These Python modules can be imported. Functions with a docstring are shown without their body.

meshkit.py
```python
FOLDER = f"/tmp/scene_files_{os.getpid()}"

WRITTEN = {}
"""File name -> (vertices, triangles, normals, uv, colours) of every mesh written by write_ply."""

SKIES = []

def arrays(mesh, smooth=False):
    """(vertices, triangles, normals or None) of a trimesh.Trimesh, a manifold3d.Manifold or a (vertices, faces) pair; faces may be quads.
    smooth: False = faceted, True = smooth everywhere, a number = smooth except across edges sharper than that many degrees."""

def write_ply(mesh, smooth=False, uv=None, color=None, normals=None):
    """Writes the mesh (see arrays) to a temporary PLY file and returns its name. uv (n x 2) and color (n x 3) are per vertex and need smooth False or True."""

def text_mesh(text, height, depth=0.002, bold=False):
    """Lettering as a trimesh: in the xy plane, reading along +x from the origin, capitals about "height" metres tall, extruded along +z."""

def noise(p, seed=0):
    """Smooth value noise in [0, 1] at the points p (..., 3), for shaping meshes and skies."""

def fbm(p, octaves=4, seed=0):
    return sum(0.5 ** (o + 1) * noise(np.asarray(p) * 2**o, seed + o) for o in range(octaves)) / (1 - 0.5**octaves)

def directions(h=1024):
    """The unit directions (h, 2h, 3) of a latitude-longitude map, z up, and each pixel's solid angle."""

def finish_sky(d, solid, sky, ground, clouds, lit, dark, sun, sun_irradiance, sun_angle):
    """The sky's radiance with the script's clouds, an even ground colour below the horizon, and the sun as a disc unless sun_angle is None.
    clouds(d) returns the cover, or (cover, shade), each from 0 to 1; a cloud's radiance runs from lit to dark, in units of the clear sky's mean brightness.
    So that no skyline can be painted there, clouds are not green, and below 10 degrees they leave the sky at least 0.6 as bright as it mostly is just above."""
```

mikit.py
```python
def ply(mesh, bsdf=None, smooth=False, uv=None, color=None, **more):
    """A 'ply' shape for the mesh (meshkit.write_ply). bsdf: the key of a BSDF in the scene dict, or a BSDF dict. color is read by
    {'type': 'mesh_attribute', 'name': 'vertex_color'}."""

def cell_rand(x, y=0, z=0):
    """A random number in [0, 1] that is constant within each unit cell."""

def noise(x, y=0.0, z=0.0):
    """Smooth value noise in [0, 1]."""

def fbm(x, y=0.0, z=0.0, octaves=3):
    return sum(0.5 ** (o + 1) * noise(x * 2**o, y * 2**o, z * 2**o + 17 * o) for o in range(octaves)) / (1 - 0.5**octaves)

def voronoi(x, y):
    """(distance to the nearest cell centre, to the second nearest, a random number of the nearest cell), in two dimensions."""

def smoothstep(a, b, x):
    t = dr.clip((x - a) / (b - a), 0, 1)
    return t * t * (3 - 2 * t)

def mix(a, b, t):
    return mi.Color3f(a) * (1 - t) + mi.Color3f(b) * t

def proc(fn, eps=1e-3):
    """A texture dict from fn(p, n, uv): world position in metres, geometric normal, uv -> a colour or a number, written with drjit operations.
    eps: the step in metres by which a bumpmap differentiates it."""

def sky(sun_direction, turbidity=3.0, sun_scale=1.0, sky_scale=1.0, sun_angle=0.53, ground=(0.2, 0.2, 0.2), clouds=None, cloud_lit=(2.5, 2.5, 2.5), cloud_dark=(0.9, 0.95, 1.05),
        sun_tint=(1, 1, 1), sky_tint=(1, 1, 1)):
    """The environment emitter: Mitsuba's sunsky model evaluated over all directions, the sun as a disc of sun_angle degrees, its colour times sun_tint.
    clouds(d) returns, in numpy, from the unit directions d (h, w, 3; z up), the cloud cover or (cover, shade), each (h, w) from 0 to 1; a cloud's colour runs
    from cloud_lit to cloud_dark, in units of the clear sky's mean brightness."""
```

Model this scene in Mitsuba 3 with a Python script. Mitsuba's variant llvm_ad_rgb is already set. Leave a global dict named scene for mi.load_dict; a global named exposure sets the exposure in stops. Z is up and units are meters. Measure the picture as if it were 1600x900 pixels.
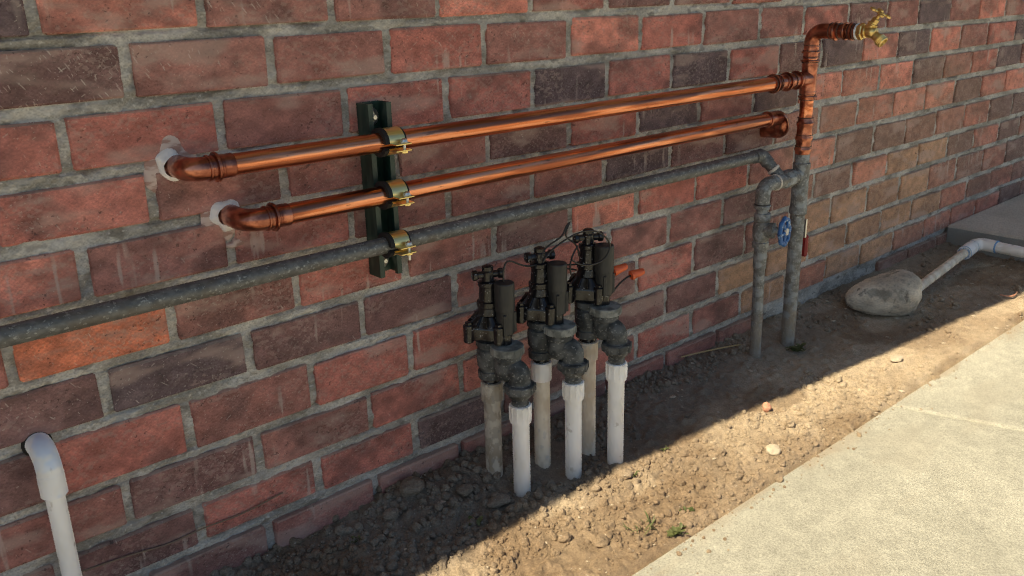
import math
import numpy as np, trimesh, manifold3d, drjit as dr, mitsuba as mi
import mikit, meshkit
from mikit import proc, noise, fbm, voronoi, cell_rand, smoothstep, mix
from scipy.spatial.transform import Rotation

T = mi.ScalarTransform4f
V = lambda *a: np.array(a, float)

# ------------------------------------------------------------------ camera, sky, exposure
CAM = V(-0.4846, -1.1612, -0.0002)
FWD = V(0.620739, 0.715469, -0.320605)
UP = V(0.229863, 0.224876, 0.946886)
SUN_AZ, SUN_EL = math.radians(190.0), math.radians(47.0)
SUN = [math.cos(SUN_AZ) * math.cos(SUN_EL), math.sin(SUN_AZ) * math.cos(SUN_EL), math.sin(SUN_EL)]
exposure = 2.48
scene = {
    'type': 'scene',
    'camera': {'type': 'perspective', 'fov': 60.53, 'fov_axis': 'x', 'near_clip': 0.02, 'far_clip': 4000.0,
               'to_world': T().look_at(origin=CAM.tolist(), target=(CAM + FWD).tolist(), up=UP.tolist())},
    'sky_light': mikit.sky(SUN, turbidity=3, sun_scale=1.0, sky_scale=0.52, sun_tint=(0.96, 0.97, 0.87), sky_tint=(1.06, 1.0, 0.92), ground=(0.33, 0.29, 0.23)),
}
labels = {}
rng = np.random.default_rng(7)


# ------------------------------------------------------------------ helpers
def key_for(name):
    if name not in scene and name not in labels:
        return name
    n = 1
    while f'{name}_{n:03d}' in scene or f'{name}_{n:03d}' in labels:
        n += 1
    return f'{name}_{n:03d}'


def thing(name, label, category, group=None):
    key = key_for(name)
    labels[key] = {'label': label, 'category': category}
    if group:
        labels[key]['group'] = group
    return key


def part(parent, name, mesh, mat, smooth=35, label=None, uv=None, stuff=False):
    key = key_for(f'{parent}__{name}')
    scene[key] = mikit.ply(mesh, mat, smooth=smooth, uv=uv)
    if label or stuff:
        labels[key] = {}
        if label:
            labels[key]['label'] = label
        if stuff:
            labels[key]['kind'] = 'stuff'
    return key


def single(name, mesh, mat, label, category, smooth=35, group=None, uv=None):
    key = thing(name, label, category, group)
    scene[key] = mikit.ply(mesh, mat, smooth=smooth, uv=uv)
    return key


def join(*ms):
    return trimesh.util.concatenate([m for m in ms if m is not None])


def frame(d):
    d = np.asarray(d, float) / np.linalg.norm(d)
    a = np.cross(d, [0, 0, 1.0] if abs(d[2]) < 0.9 else [1.0, 0, 0])
    a /= np.linalg.norm(a)
    return a, np.cross(d, a), d


def lathe(prof, origin, axis, sides=28, caps=True, flat=0.0):
    """Profile (t along the axis, radius) turned about the axis; closed by caps."""
    a, b, d = frame(axis)
    prof = np.array(prof, float)
    ang = np.arange(sides) * 2 * np.pi / sides + flat
    ring = np.cos(ang)[:, None] * a + np.sin(ang)[:, None] * b
    v = np.asarray(origin, float) + prof[:, 0, None, None] * d + prof[:, 1, None, None] * ring[None]
    n = len(prof)
    i, j = np.meshgrid(np.arange(n - 1), np.arange(sides), indexing='ij')
    q = np.stack([i * sides + j, i * sides + (j + 1) % sides, (i + 1) * sides + (j + 1) % sides, (i + 1) * sides + j], -1).reshape(-1, 4)
    f = np.vstack([q[:, [0, 1, 2]], q[:, [0, 2, 3]]])
    v = v.reshape(-1, 3)
    if caps:
        c = len(v)
        v = np.vstack([v, np.asarray(origin, float) + prof[0, 0] * d, np.asarray(origin, float) + prof[-1, 0] * d])
        j = np.arange(sides)
        f = np.vstack([f, np.stack([np.full(sides, c), (j + 1) % sides, j], 1),
                       np.stack([np.full(sides, c + 1), (n - 1) * sides + j, (n - 1) * sides + (j + 1) % sides], 1)])
    m = trimesh.Trimesh(v, f, process=False)
    if m.volume < 0:
        m.invert()
    return m


def cyl(p0, p1, r, r1=None, ch=None, sides=28):
    p0, p1 = np.asarray(p0, float), np.asarray(p1, float)
    L = np.linalg.norm(p1 - p0)
    r1 = r if r1 is None else r1
    ch = min(0.0012, L * 0.2, r * 0.3) if ch is None else ch
    return lathe([(0, r - ch), (ch, r), (L - ch, r1), (L, r1 - ch)], p0, p1 - p0, sides)


def nut(p0, p1, r, sides=6, flat=0.3):
    p0, p1 = np.asarray(p0, float), np.asarray(p1, float)
    L = np.linalg.norm(p1 - p0)
    c = min(0.12 * r, L * 0.2)
    return lathe([(0, r - c), (c, r), (L - c, r), (L, r - c)], p0, p1 - p0, sides, flat=flat)


def fillet(points, rad, n=9):
    """Polyline with its corners rounded to the bend radius."""
    P = [np.asarray(p, float) for p in points]
    out = [P[0]]
    for a, b, c in zip(P[:-2], P[1:-1], P[2:]):
        u, w = (a - b) / np.linalg.norm(a - b), (c - b) / np.linalg.norm(c - b)
        th = math.acos(np.clip(u @ w, -1, 1))
        t = min(rad / math.tan(th / 2), 0.48 * np.linalg.norm(a - b), 0.48 * np.linalg.norm(c - b)) if th < 3.1 else 0
        if t < 1e-5:
            out.append(b)
            continue
        r = t * math.tan(th / 2)
        h = u + w
        ctr = b + h / np.linalg.norm(h) * r / math.sin(th / 2)
        p0, p1 = b + u * t - ctr, b + w * t - ctr
        om = math.pi - th
        for k in range(n + 1):
            s = k / n
            out.append(ctr + (math.sin((1 - s) * om) * p0 + math.sin(s * om) * p1) / math.sin(om))
    out.append(P[-1])
    return np.array(out)


def sweep(path, r, sides=24, caps=True):
    p = np.asarray(path, float)
    r = np.broadcast_to(np.asarray(r, float), (len(p),))
    t = np.gradient(p, axis=0)
    seg = np.diff(p, axis=0)
    seg /= np.linalg.norm(seg, axis=1, keepdims=True)
    t[0], t[-1] = seg[0], seg[-1]
    t[1:-1] = seg[:-1] + seg[1:]
    t /= np.linalg.norm(t, axis=1, keepdims=True)
    a, b, _ = frame(t[0])
    v = []
    ang = np.arange(sides) * 2 * np.pi / sides
    for k in range(len(p)):
        a = a - (a @ t[k]) * t[k]
        a /= np.linalg.norm(a)
        b = np.cross(t[k], a)
        v.append(p[k] + r[k] * (np.cos(ang)[:, None] * a + np.sin(ang)[:, None] * b))
    v = np.vstack(v)
    n = len(p)
    i, j = np.meshgrid(np.arange(n - 1), np.arange(sides), indexing='ij')
    q = np.stack([i * sides + j, i * sides + (j + 1) % sides, (i + 1) * sides + (j + 1) % sides, (i + 1) * sides + j], -1).reshape(-1, 4)
    f = np.vstack([q[:, [0, 1, 2]], q[:, [0, 2, 3]]])
    if caps:
        c = len(v)
        v = np.vstack([v, p[0], p[-1]])
        j = np.arange(sides)
        f = np.vstack([f, np.stack([np.full(sides, c), (j + 1) % sides, j], 1), np.stack([np.full(sides, c + 1), (n - 1) * sides + j, (n - 1) * sides + (j + 1) % sides], 1)])
    m = trimesh.Trimesh(v, f, process=False)
    if m.volume < 0:
        m.invert()
    return m


def spline(points, n=40):
    from scipy.interpolate import CubicSpline
    P = np.array(points, float)
    s = np.r_[0, np.cumsum(np.linalg.norm(np.diff(P, axis=0), axis=1))]
    return CubicSpline(s, P)(np.linspace(0, s[-1], n))


def rbox(cx, cy, cz, sx, sy, sz, ch=0.003, rot=None):
    """Chamfered box (44 triangles)."""
    pts = []
    for x in (-1, 1):
        for y in (-1, 1):
            for z in (-1, 1):
                for k in range(3):
                    c = [ch, ch, ch]
                    c[k] = 0
                    pts.append([x * (sx / 2 - c[0]), y * (sy / 2 - c[1]), z * (sz / 2 - c[2])])
    m = trimesh.convex.convex_hull(np.array(pts))
    if rot is not None:
        m.apply_transform(np.block([[rot, np.zeros((3, 1))], [np.zeros((1, 3)), np.ones((1, 1))]]))
    m.apply_translation([cx, cy, cz])
    return m


def elbow_sweep(points, r, rad, ends=(True, True), ring=0.0022, n=9):
    """Pipe elbow with rolled beads near its ends."""
    path = fillet(points, rad, n)
    body = sweep(path, r, 24)
    rings = []
    for on, p, q in ((ends[0], path[0], path[1]), (ends[1], path[-1], path[-2])):
        if on:
            rings.append(bead(p, q - p, r, ring))
    return join(body, *rings)


def bead(p, d, r, h=0.0042, length=0.020):
    d = np.asarray(d, float) / np.linalg.norm(d)
    prof = [(0, r - 0.0016), (0.0004, r + 0.0006), (0.0030, r + 0.0008), (0.0034, r - 0.0014), (0.0048, r - 0.0014), (0.0052, r + h), (0.0072, r + h + 0.0008), (0.0092, r + h), (0.0096, r - 0.0014),
            (0.0112, r - 0.0014), (0.0116, r + 0.0009), (length - 0.0048, r + 0.0007), (length - 0.0044, r - 0.0014), (length - 0.0028, r - 0.0014), (length - 0.0024, r + h * 0.5), (length - 0.0006, r + h * 0.4), (length, r - 0.0010)]
    prof = [q for q in prof if q[0] <= length]
    return lathe(prof, p, d, 28)


# ------------------------------------------------------------------ materials
def rough_bump(base, scale, fn, eps=4e-4):
    return {'type': 'bumpmap', 'arbitrary': proc(fn, eps), 'scale': scale, 'bsdf': base}


def P(color, roughness=0.6, metallic=0.0, specular=0.5, **k):
    d = {'type': 'principled', 'base_color': color if isinstance(color, dict) else {'type': 'rgb', 'value': list(color)},
         'roughness': roughness, 'metallic': metallic, 'specular': specular}
    d.update(k)
    return d


TONES = [(0.60, 0.225, 0.172), (0.420, 0.150, 0.122), (0.315, 0.138, 0.118), (0.128, 0.088, 0.095), (0.64, 0.200, 0.112), (0.44, 0.265, 0.168), (0.200, 0.104, 0.098)]
# 0 salmon, 1 red, 2 red brown, 3 dark purple grey, 4 orange, 5 tan, 6 dark brown


def scratches(p, density, ax=0.35):
    """Short pale flecks: sparse, slanted dashes."""
    wob = 0.004 * noise(p.x * 30, p.z * 30) + 0.25 * p.z * noise(p.x * 3.1, p.z * 3.1)
    u, v = p.x + p.z * ax + wob, p.z - p.x * ax
    out = mi.Float(0)
    for su, sv, o in ((190.0, 62.0, 3), (120.0, 40.0, 11)):
        cu, cv = dr.floor(u * su), dr.floor(v * sv)
        fu, fv = u * su - cu, v * sv - cv
        on = cell_rand(cu, cv, o) < density
        c = 0.25 + 0.5 * cell_rand(cu, cv, o + 1) + (fv - 0.5) * (cell_rand(cu, cv, o + 2) - 0.5) * 1.5
        ln = 0.12 + 0.33 * cell_rand(cu, cv, o + 3)
        ln = ln * 0.75
        d = smoothstep(0.15, 0.04, dr.abs(fu - c)) * smoothstep(ln, ln * 0.4, dr.abs(fv - 0.5))
        out = dr.maximum(out, dr.select(on, d * (0.4 + 0.6 * cell_rand(cu, cv, o + 4)), 0))
    return out


def brick_pits(p, o):
    u, v = p.x * 0.83 + p.z * 0.56, p.z * 0.83 - p.x * 0.56
    a = fbm(u * 170 + o, p.y * 170, v * 170, 2) * 0.7 + 0.3 * noise(u * 610, v * 610, o)
    return smoothstep(0.665, 0.74, a) * smoothstep(0.44, 0.62, noise(u * 27, p.y * 27, v * 27 + o))


def brick_color(p, n, uv):
    t, s = dr.floor(uv.x * 10 + 0.5), uv.y
    c = mi.Color3f(0)
    for k, q in enumerate(TONES):
        c = dr.select(t == k, mi.Color3f(*q), c)
    o = s * 97.0
    a = fbm(p.x * 14 + o, p.y * 14, p.z * 18 + o, 3)
    b = fbm(p.x * 60 + o, p.y * 60, p.z * 60, 3)
    g = noise(p.x * 420, p.y * 420, p.z * 420)
    flash = smoothstep(0.46, 0.78, a + (s - 0.5) * 0.34)
    c = mix(c, mi.Color3f(0.125, 0.076, 0.072), flash * 0.55)
    rim = smoothstep(0.52, 0.40, a - (s - 0.5) * 0.2)
    c = mix(c, c * 1.10 + mi.Color3f(0.02, 0.015, 0.013), rim)
    g2 = noise(p.x * 900 + 3, p.y * 900, p.z * 900)
    mud = smoothstep(1.15, 1.55, p.x + 0.5 * (fbm(p.x * 3 + 1, p.y, p.z * 5, 3) - 0.5)) * (0.45 + 0.55 * smoothstep(2.9, 2.1, p.x)) * smoothstep(-0.10, -0.34, p.z + 0.25 * (fbm(p.x * 4 + 6, p.y, p.z * 4, 3) - 0.5))
    c = mix(c, mi.Color3f(0.43, 0.245, 0.155), mud * 0.42)
    c = c * (0.60 + 0.80 * b) * (0.62 + 0.46 * g + 0.30 * g2)
    grit = smoothstep(0.50, 0.66, fbm(p.x * 210 + o, p.y * 210, p.z * 210, 3)) * smoothstep(0.38, 0.60, fbm(p.x * 16 + 9, p.y * 16, p.z * 16 + o, 3))
    c = mix(c, mi.Color3f(0.42, 0.315, 0.275), grit * 0.32)
    # dusty bloom and pale lime stains in patches
    dust = smoothstep(0.56, 0.74, fbm(p.x * 9 + 31, p.y * 9, p.z * 22 + o * 0.1, 4))
    c = mix(c, mi.Color3f(0.47, 0.345, 0.30), dust * 0.48)
    drip = smoothstep(0.66, 0.82, fbm(p.x * 85, p.y * 20, p.z * 9 + 5, 3)) * smoothstep(0.5, 0.65, noise(p.x * 5 + 9, p.y, p.z * 6))
    c = mix(c, mi.Color3f(0.55, 0.46, 0.41), drip * 0.5)
    c = mix(c, mi.Color3f(0.36, 0.31, 0.26), 0.45 * smoothstep(0.35, 0.75, n.z) * (0.4 + b))
    pits = brick_pits(p, o)
    c = mix(c, mi.Color3f(0.060, 0.040, 0.038), pits * 0.6)
    zone = smoothstep(0.50, 0.72, fbm(p.x * 5.2 + 2.3 + o, p.y, p.z * 9 + 1.7, 2))
    zone = zone * (0.25 + 0.75 * smoothstep(-0.20, -0.10, p.z)) * (0.3 + 0.7 * smoothstep(0.5, 0.1, p.x))
    c = mix(c, mi.Color3f(0.62, 0.52, 0.47), scratches(p, 0.22 * zone + 0.006) * 0.6)
    fleck = smoothstep(0.86, 0.90, noise((p.x + p.z * 0.6) * 330 + 7, p.y * 310, (p.z - p.x * 0.6) * 330))
    return mix(c, mi.Color3f(0.55, 0.50, 0.45), fleck * 0.35)


def brick_relief(p, n, uv):
    o = uv.y * 97.0
    pits = brick_pits(p, o)
    return 0.45 * fbm(p.x * 130, p.y * 130, p.z * 130, 4) + 0.5 * noise(p.x * 34 + o, p.y * 34, p.z * 40) - 0.5 * pits


scene['brick_material'] = rough_bump(P(proc(brick_color), 0.78, specular=0.35), 0.0016, brick_relief)


def mortar_color(p, n, uv):
    a = fbm(p.x * 18, p.y * 18, p.z * 26, 4)
    g = noise(p.x * 520, p.y * 520, p.z * 520)
    h = noise(p.x * 230 + 5, p.y * 230, p.z * 230)
    c = mix((0.27, 0.255, 0.228), (0.48, 0.460, 0.420), smoothstep(0.3, 0.7, a))
    c = c * (0.58 + 0.60 * g + 0.28 * h)
    dark = smoothstep(0.60, 0.74, fbm(p.x * 42 + 3, p.y * 42, p.z * 60, 3))
    c = mix(c, mi.Color3f(0.11, 0.095, 0.08), dark * 0.6)
    pale = smoothstep(0.80, 0.88, h)
    c = mix(c, mi.Color3f(0.62, 0.60, 0.57), pale * 0.5)
    lime = smoothstep(0.50, 0.66, fbm(p.x * 26 + 8, p.y * 26, p.z * 60, 3))
    return mix(c, mi.Color3f(0.50, 0.49, 0.48), lime * 0.35)


def mortar_relief(p, n, uv):
    return fbm(p.x * 240, p.y * 240, p.z * 240, 3)


scene['mortar_material'] = rough_bump(P(proc(mortar_color), 0.92, specular=0.2), 0.0026, mortar_relief)


def far_brick(p, n, uv):
    row = dr.floor((p.z - 0.0389) / 0.0825)
    u = p.x / 0.1948 + 0.5 * (row - 2 * dr.floor(row / 2))
    fu, fz = u - dr.floor(u), (p.z - 0.0389) / 0.0825 - row
    m = dr.maximum(smoothstep(0.455, 0.475, dr.abs(fu - 0.5)), smoothstep(0.40, 0.43, dr.abs(fz - 0.5)))
    k = cell_rand(dr.floor(u), row, 5)
    c = mix((0.12, 0.065, 0.06), (0.32, 0.115, 0.08), k) * (0.75 + 0.5 * fbm(p.x * 40, p.y * 40, p.z * 40))
    return mix(c, mi.Color3f(0.24, 0.22, 0.19), m)


scene['far_brick_material'] = P(proc(far_brick), 0.85, specular=0.3)


def copper_color(p, n, uv):
    a = fbm(p.x * 10, p.y * 190, p.z * 190, 4)
    b = fbm(p.x * 5 + 4, p.y * 70, p.z * 70, 3)
    c = mix((0.62, 0.195, 0.085), (0.86, 0.36, 0.20), smoothstep(0.38, 0.62, a))
    c = mix(c, mi.Color3f(0.25, 0.080, 0.050), smoothstep(0.50, 0.64, b) * 0.8)
    sp = smoothstep(0.72, 0.82, fbm(p.x * 60, p.y * 220, p.z * 220, 3))
    return mix(c, mi.Color3f(0.16, 0.075, 0.05), sp * 0.6)


def copper_rough(p, n, uv):
    return 0.10 + 0.18 * fbm(p.x * 6 + 8, p.y * 150, p.z * 150, 3)


def copper_relief(p, n, uv):
    return fbm(p.x * 22, p.y * 420, p.z * 420, 2)


scene['copper_material'] = rough_bump(P(proc(copper_color), proc(copper_rough), 0.95), 0.00013, copper_relief, 2e-4)


def fitting_color(p, n, uv):
    a = fbm(p.x * 70, p.y * 70, p.z * 70, 4)
    c = mix((0.27, 0.092, 0.062), (0.56, 0.225, 0.145), smoothstep(0.35, 0.65, a))
    b = smoothstep(0.52, 0.72, fbm(p.x * 38 + 9, p.y * 38, p.z * 38, 3))
    return mix(c, mi.Color3f(0.24, 0.090, 0.060), b * 0.7)


scene['copper_fitting_material'] = rough_bump(P(proc(fitting_color), proc(lambda p, n, uv: 0.13 + 0.20 * noise(p.x * 90, p.y * 90, p.z * 90)), 0.93), 0.00022,
                                              lambda p, n, uv: fbm(p.x * 90, p.y * 90, p.z * 90, 3))


def galv_color(p, n, uv):
    a = fbm(p.x * 130, p.y * 220, p.z * 130, 5)
    c = mix((0.098, 0.102, 0.101), (0.165, 0.170, 0.169), smoothstep(0.30, 0.74, a))
    w = smoothstep(0.62, 0.72, fbm(p.x * 260 + 3, p.y * 300, p.z * 260, 4))
    c = mix(c, mi.Color3f(0.42, 0.43, 0.42), w * 0.5)
    d = smoothstep(0.58, 0.75, fbm(p.x * 30 + 13, p.y * 60, p.z * 30, 3))
    return mix(c, mi.Color3f(0.120, 0.100, 0.080), d * 0.45)


scene['seam_material'] = P((0.085, 0.038, 0.028), 0.5)  # dark colour adds groove shade to the joint rings
scene['galvanized_material'] = rough_bump(P(proc(galv_color), 0.52, 0.25, 0.5), 0.0003, lambda p, n, uv: fbm(p.x * 170, p.y * 170, p.z * 170, 4))


def zinc_color(p, n, uv):
    c = galv_color(p, n, uv)
    a = smoothstep(0.46, 0.66, fbm(p.x * 60 + 21, p.y * 60, p.z * 60, 4))
    c = mix(c * 1.30, mi.Color3f(0.34, 0.385, 0.42), a * 0.6)
    return mix(c, mi.Color3f(0.36, 0.31, 0.24), smoothstep(-0.72, -0.82, p.z + 0.06 * (a - 0.5)) * 0.55)


scene['zinc_material'] = rough_bump(P(proc(zinc_color), 0.55, 0.2, 0.5), 0.0003, lambda p, n, uv: fbm(p.x * 170, p.y * 170, p.z * 170, 4))


def grey_weathered(p, n, uv):
    a = fbm(p.x * 60, p.y * 60, p.z * 60, 4)
    c = mix((0.040, 0.044, 0.045), (0.120, 0.126, 0.126), smoothstep(0.34, 0.70, a))
    w = smoothstep(0.74, 0.80, noise(p.x * 330, p.y * 330, p.z * 330))
    return mix(c, mi.Color3f(0.50, 0.50, 0.48), w * 0.25)


scene['valve_body_material'] = rough_bump(P(proc(grey_weathered), 0.62, specular=0.4), 0.0012, lambda p, n, uv: fbm(p.x * 260, p.y * 260, p.z * 260, 3), 2e-4)


def black_dusty(p, n, uv):
    a = smoothstep(0.60, 0.80, fbm(p.x * 130, p.y * 130, p.z * 130, 3))
    w = smoothstep(0.83, 0.88, noise(p.x * 380, p.y * 380, p.z * 380))
    c = mix((0.008, 0.008, 0.010), (0.050, 0.055, 0.065), a * 0.5)
    return mix(c, mi.Color3f(0.42, 0.43, 0.45), w * 0.5)


scene['cap_material'] = P(proc(lambda p, n, uv: mix((0.115, 0.122, 0.115), (0.26, 0.27, 0.255), smoothstep(0.35, 0.65, fbm(p.x * 75, p.y * 75, p.z * 75, 4)))), 0.7, specular=0.3)
scene['black_plastic_material'] = P(proc(black_dusty), proc(lambda p, n, uv: 0.10 + 0.22 * noise(p.x * 60, p.y * 60, p.z * 60)), specular=0.55)
scene['solenoid_material'] = P(proc(lambda p, n, uv: mix((0.013, 0.014, 0.016), (0.036, 0.038, 0.038), fbm(p.x * 80, p.y * 80, p.z * 50, 3))), 0.48, specular=0.45)
scene['rubber_material'] = P((0.016, 0.016, 0.017), 0.7, specular=0.3)
scene['wire_material'] = P((0.014, 0.014, 0.015), 0.42)


def pvc_color(p, n, uv):
    a = fbm(p.x * 40, p.y * 40, p.z * 18, 4)
    c = mix((0.91, 0.905, 0.89), (0.83, 0.81, 0.76), smoothstep(0.45, 0.72, a))
    low = smoothstep(-0.775, -0.85, p.z + 0.05 * (a - 0.5))
    c = mix(c, mi.Color3f(0.33, 0.27, 0.20), low * 0.45)
    s = smoothstep(0.66, 0.78, fbm(p.x * 90, p.y * 90, p.z * 60 + 2, 4))
    return mix(c, mi.Color3f(0.36, 0.30, 0.23), s * 0.45)


scene['pvc_material'] = P(proc(pvc_color), 0.42, specular=0.45)


def pvc_old(p, n, uv):
    a = fbm(p.x * 55, p.y * 55, p.z * 24, 4)
    c = mix((0.84, 0.77, 0.65), (0.66, 0.57, 0.45), smoothstep(0.35, 0.65, a))
    s = smoothstep(0.62, 0.72, fbm(p.x * 150, p.y * 150, p.z * 90, 3))
    return mix(c, mi.Color3f(0.66, 0.63, 0.58), s * 0.7)


def pvc_dirty(p, n, uv):
    c = pvc_old(p, n, uv)
    s = smoothstep(0.45, 0.62, fbm(p.x * 110 + 4, p.y * 110, p.z * 60, 4))
    return mix(c * 0.45, mi.Color3f(0.62, 0.59, 0.52), s * 0.55)


scene['old_pvc_material'] = P(proc(pvc_old), 0.6, specular=0.35)
scene['dirty_pvc_material'] = P(proc(pvc_dirty), 0.7, specular=0.3)


def pvc_blue(p, n, uv):
    a = smoothstep(0.45, 0.62, fbm(p.x * 42 + 3, p.y * 42, p.z * 42, 3))
    return mix(pvc_color(p, n, uv), mi.Color3f(0.55, 0.70, 0.92), a * 0.5 + 0.10)


scene['blue_pvc_material'] = P(proc(pvc_blue), 0.34, specular=0.5)
scene['blue_cement_material'] = P((0.13, 0.27, 0.50), 0.4)
scene['brass_material'] = P(proc(lambda p, n, uv: mix((0.82, 0.62, 0.26), (0.60, 0.42, 0.16), smoothstep(0.4, 0.7, fbm(p.x * 70, p.y * 70, p.z * 70, 3)))), 0.30, 0.92)
scene['zinc_yellow_material'] = P(proc(lambda p, n, uv: mix((0.96, 0.78, 0.30), (0.88, 0.70, 0.34), fbm(p.x * 60, p.y * 60, p.z * 60, 2))), 0.26, 0.92)
scene['steel_material'] = P((0.62, 0.62, 0.60), 0.28, 0.9)
scene['green_paint_material'] = P(proc(lambda p, n, uv: mix((0.010, 0.034, 0.028), (0.030, 0.062, 0.048), smoothstep(0.45, 0.75, fbm(p.x * 90, p.y * 90, p.z * 14, 3)))), 0.38, specular=0.5)
scene['tape_material'] = P((0.70, 0.76, 0.84), 0.5)
scene['caulk_material'] = P(proc(lambda p, n, uv: mix((0.80, 0.79, 0.80), (0.60, 0.58, 0.57), fbm(p.x * 90, p.y * 90, p.z * 90, 3))), 0.55)
scene['smear_material'] = P(proc(lambda p, n, uv: mix((0.52, 0.42, 0.39), (0.34, 0.21, 0.18), smoothstep(0.35, 0.65, fbm(p.x * 70, p.y * 30, p.z * 160, 3)))), 0.75)
scene['blue_handle_material'] = P(proc(lambda p, n, uv: mix((0.035, 0.125, 0.34), (0.36, 0.46, 0.58), smoothstep(0.58, 0.70, fbm(p.x * 150, p.y * 150, p.z * 150, 3)))), 0.45)
scene['red_handle_material'] = P((0.24, 0.016, 0.018), 0.45)
scene['orange_plastic_material'] = P((0.72, 0.135, 0.045), 0.45)
scene['pale_tag_material'] = P((0.6, 0.56, 0.5), 0.5)


def soil_color(p, n, uv):
    a = fbm(p.x * 7, p.y * 7, p.z * 7, 4)
    b = fbm(p.x * 90, p.y * 90, p.z * 90, 3)
    g = noise(p.x * 600, p.y * 600, p.z * 600)
    c = mix((0.260, 0.202, 0.147), (0.410, 0.340, 0.255), smoothstep(0.3, 0.7, a))
    dug_shade = smoothstep(-0.215, -0.135, p.y + 0.16 * (fbm(p.x * 6 + 3, p.y * 6, 0, 3) - 0.5)) * (0.62 + 0.38 * smoothstep(1.30, 0.95, p.x + 0.3 * (a - 0.5)))  # dug earth by the valves; its far stretch is shade put into the colour
    c = mix(c, mix((0.150, 0.128, 0.105), (0.225, 0.195, 0.162), a), dug_shade * 0.88)
    damp = smoothstep(0.55, 0.66, fbm(p.x * 4.2 + 7.7, p.y * 9, 0, 3))
    c = mix(c, mi.Color3f(0.165, 0.112, 0.070), damp * 0.5)
    c = c * (0.46 + 0.5 * b + 0.60 * g)
    w = smoothstep(0.90, 0.93, noise(p.x * 260 + 3, p.y * 260, p.z * 260))
    return mix(c, mi.Color3f(0.50, 0.46, 0.40), w * 0.55)


scene['soil_material'] = rough_bump(P(proc(soil_color), 0.95, specular=0.15), 0.0026, lambda p, n, uv: fbm(p.x * 260, p.y * 260, p.z * 260, 3))


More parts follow.
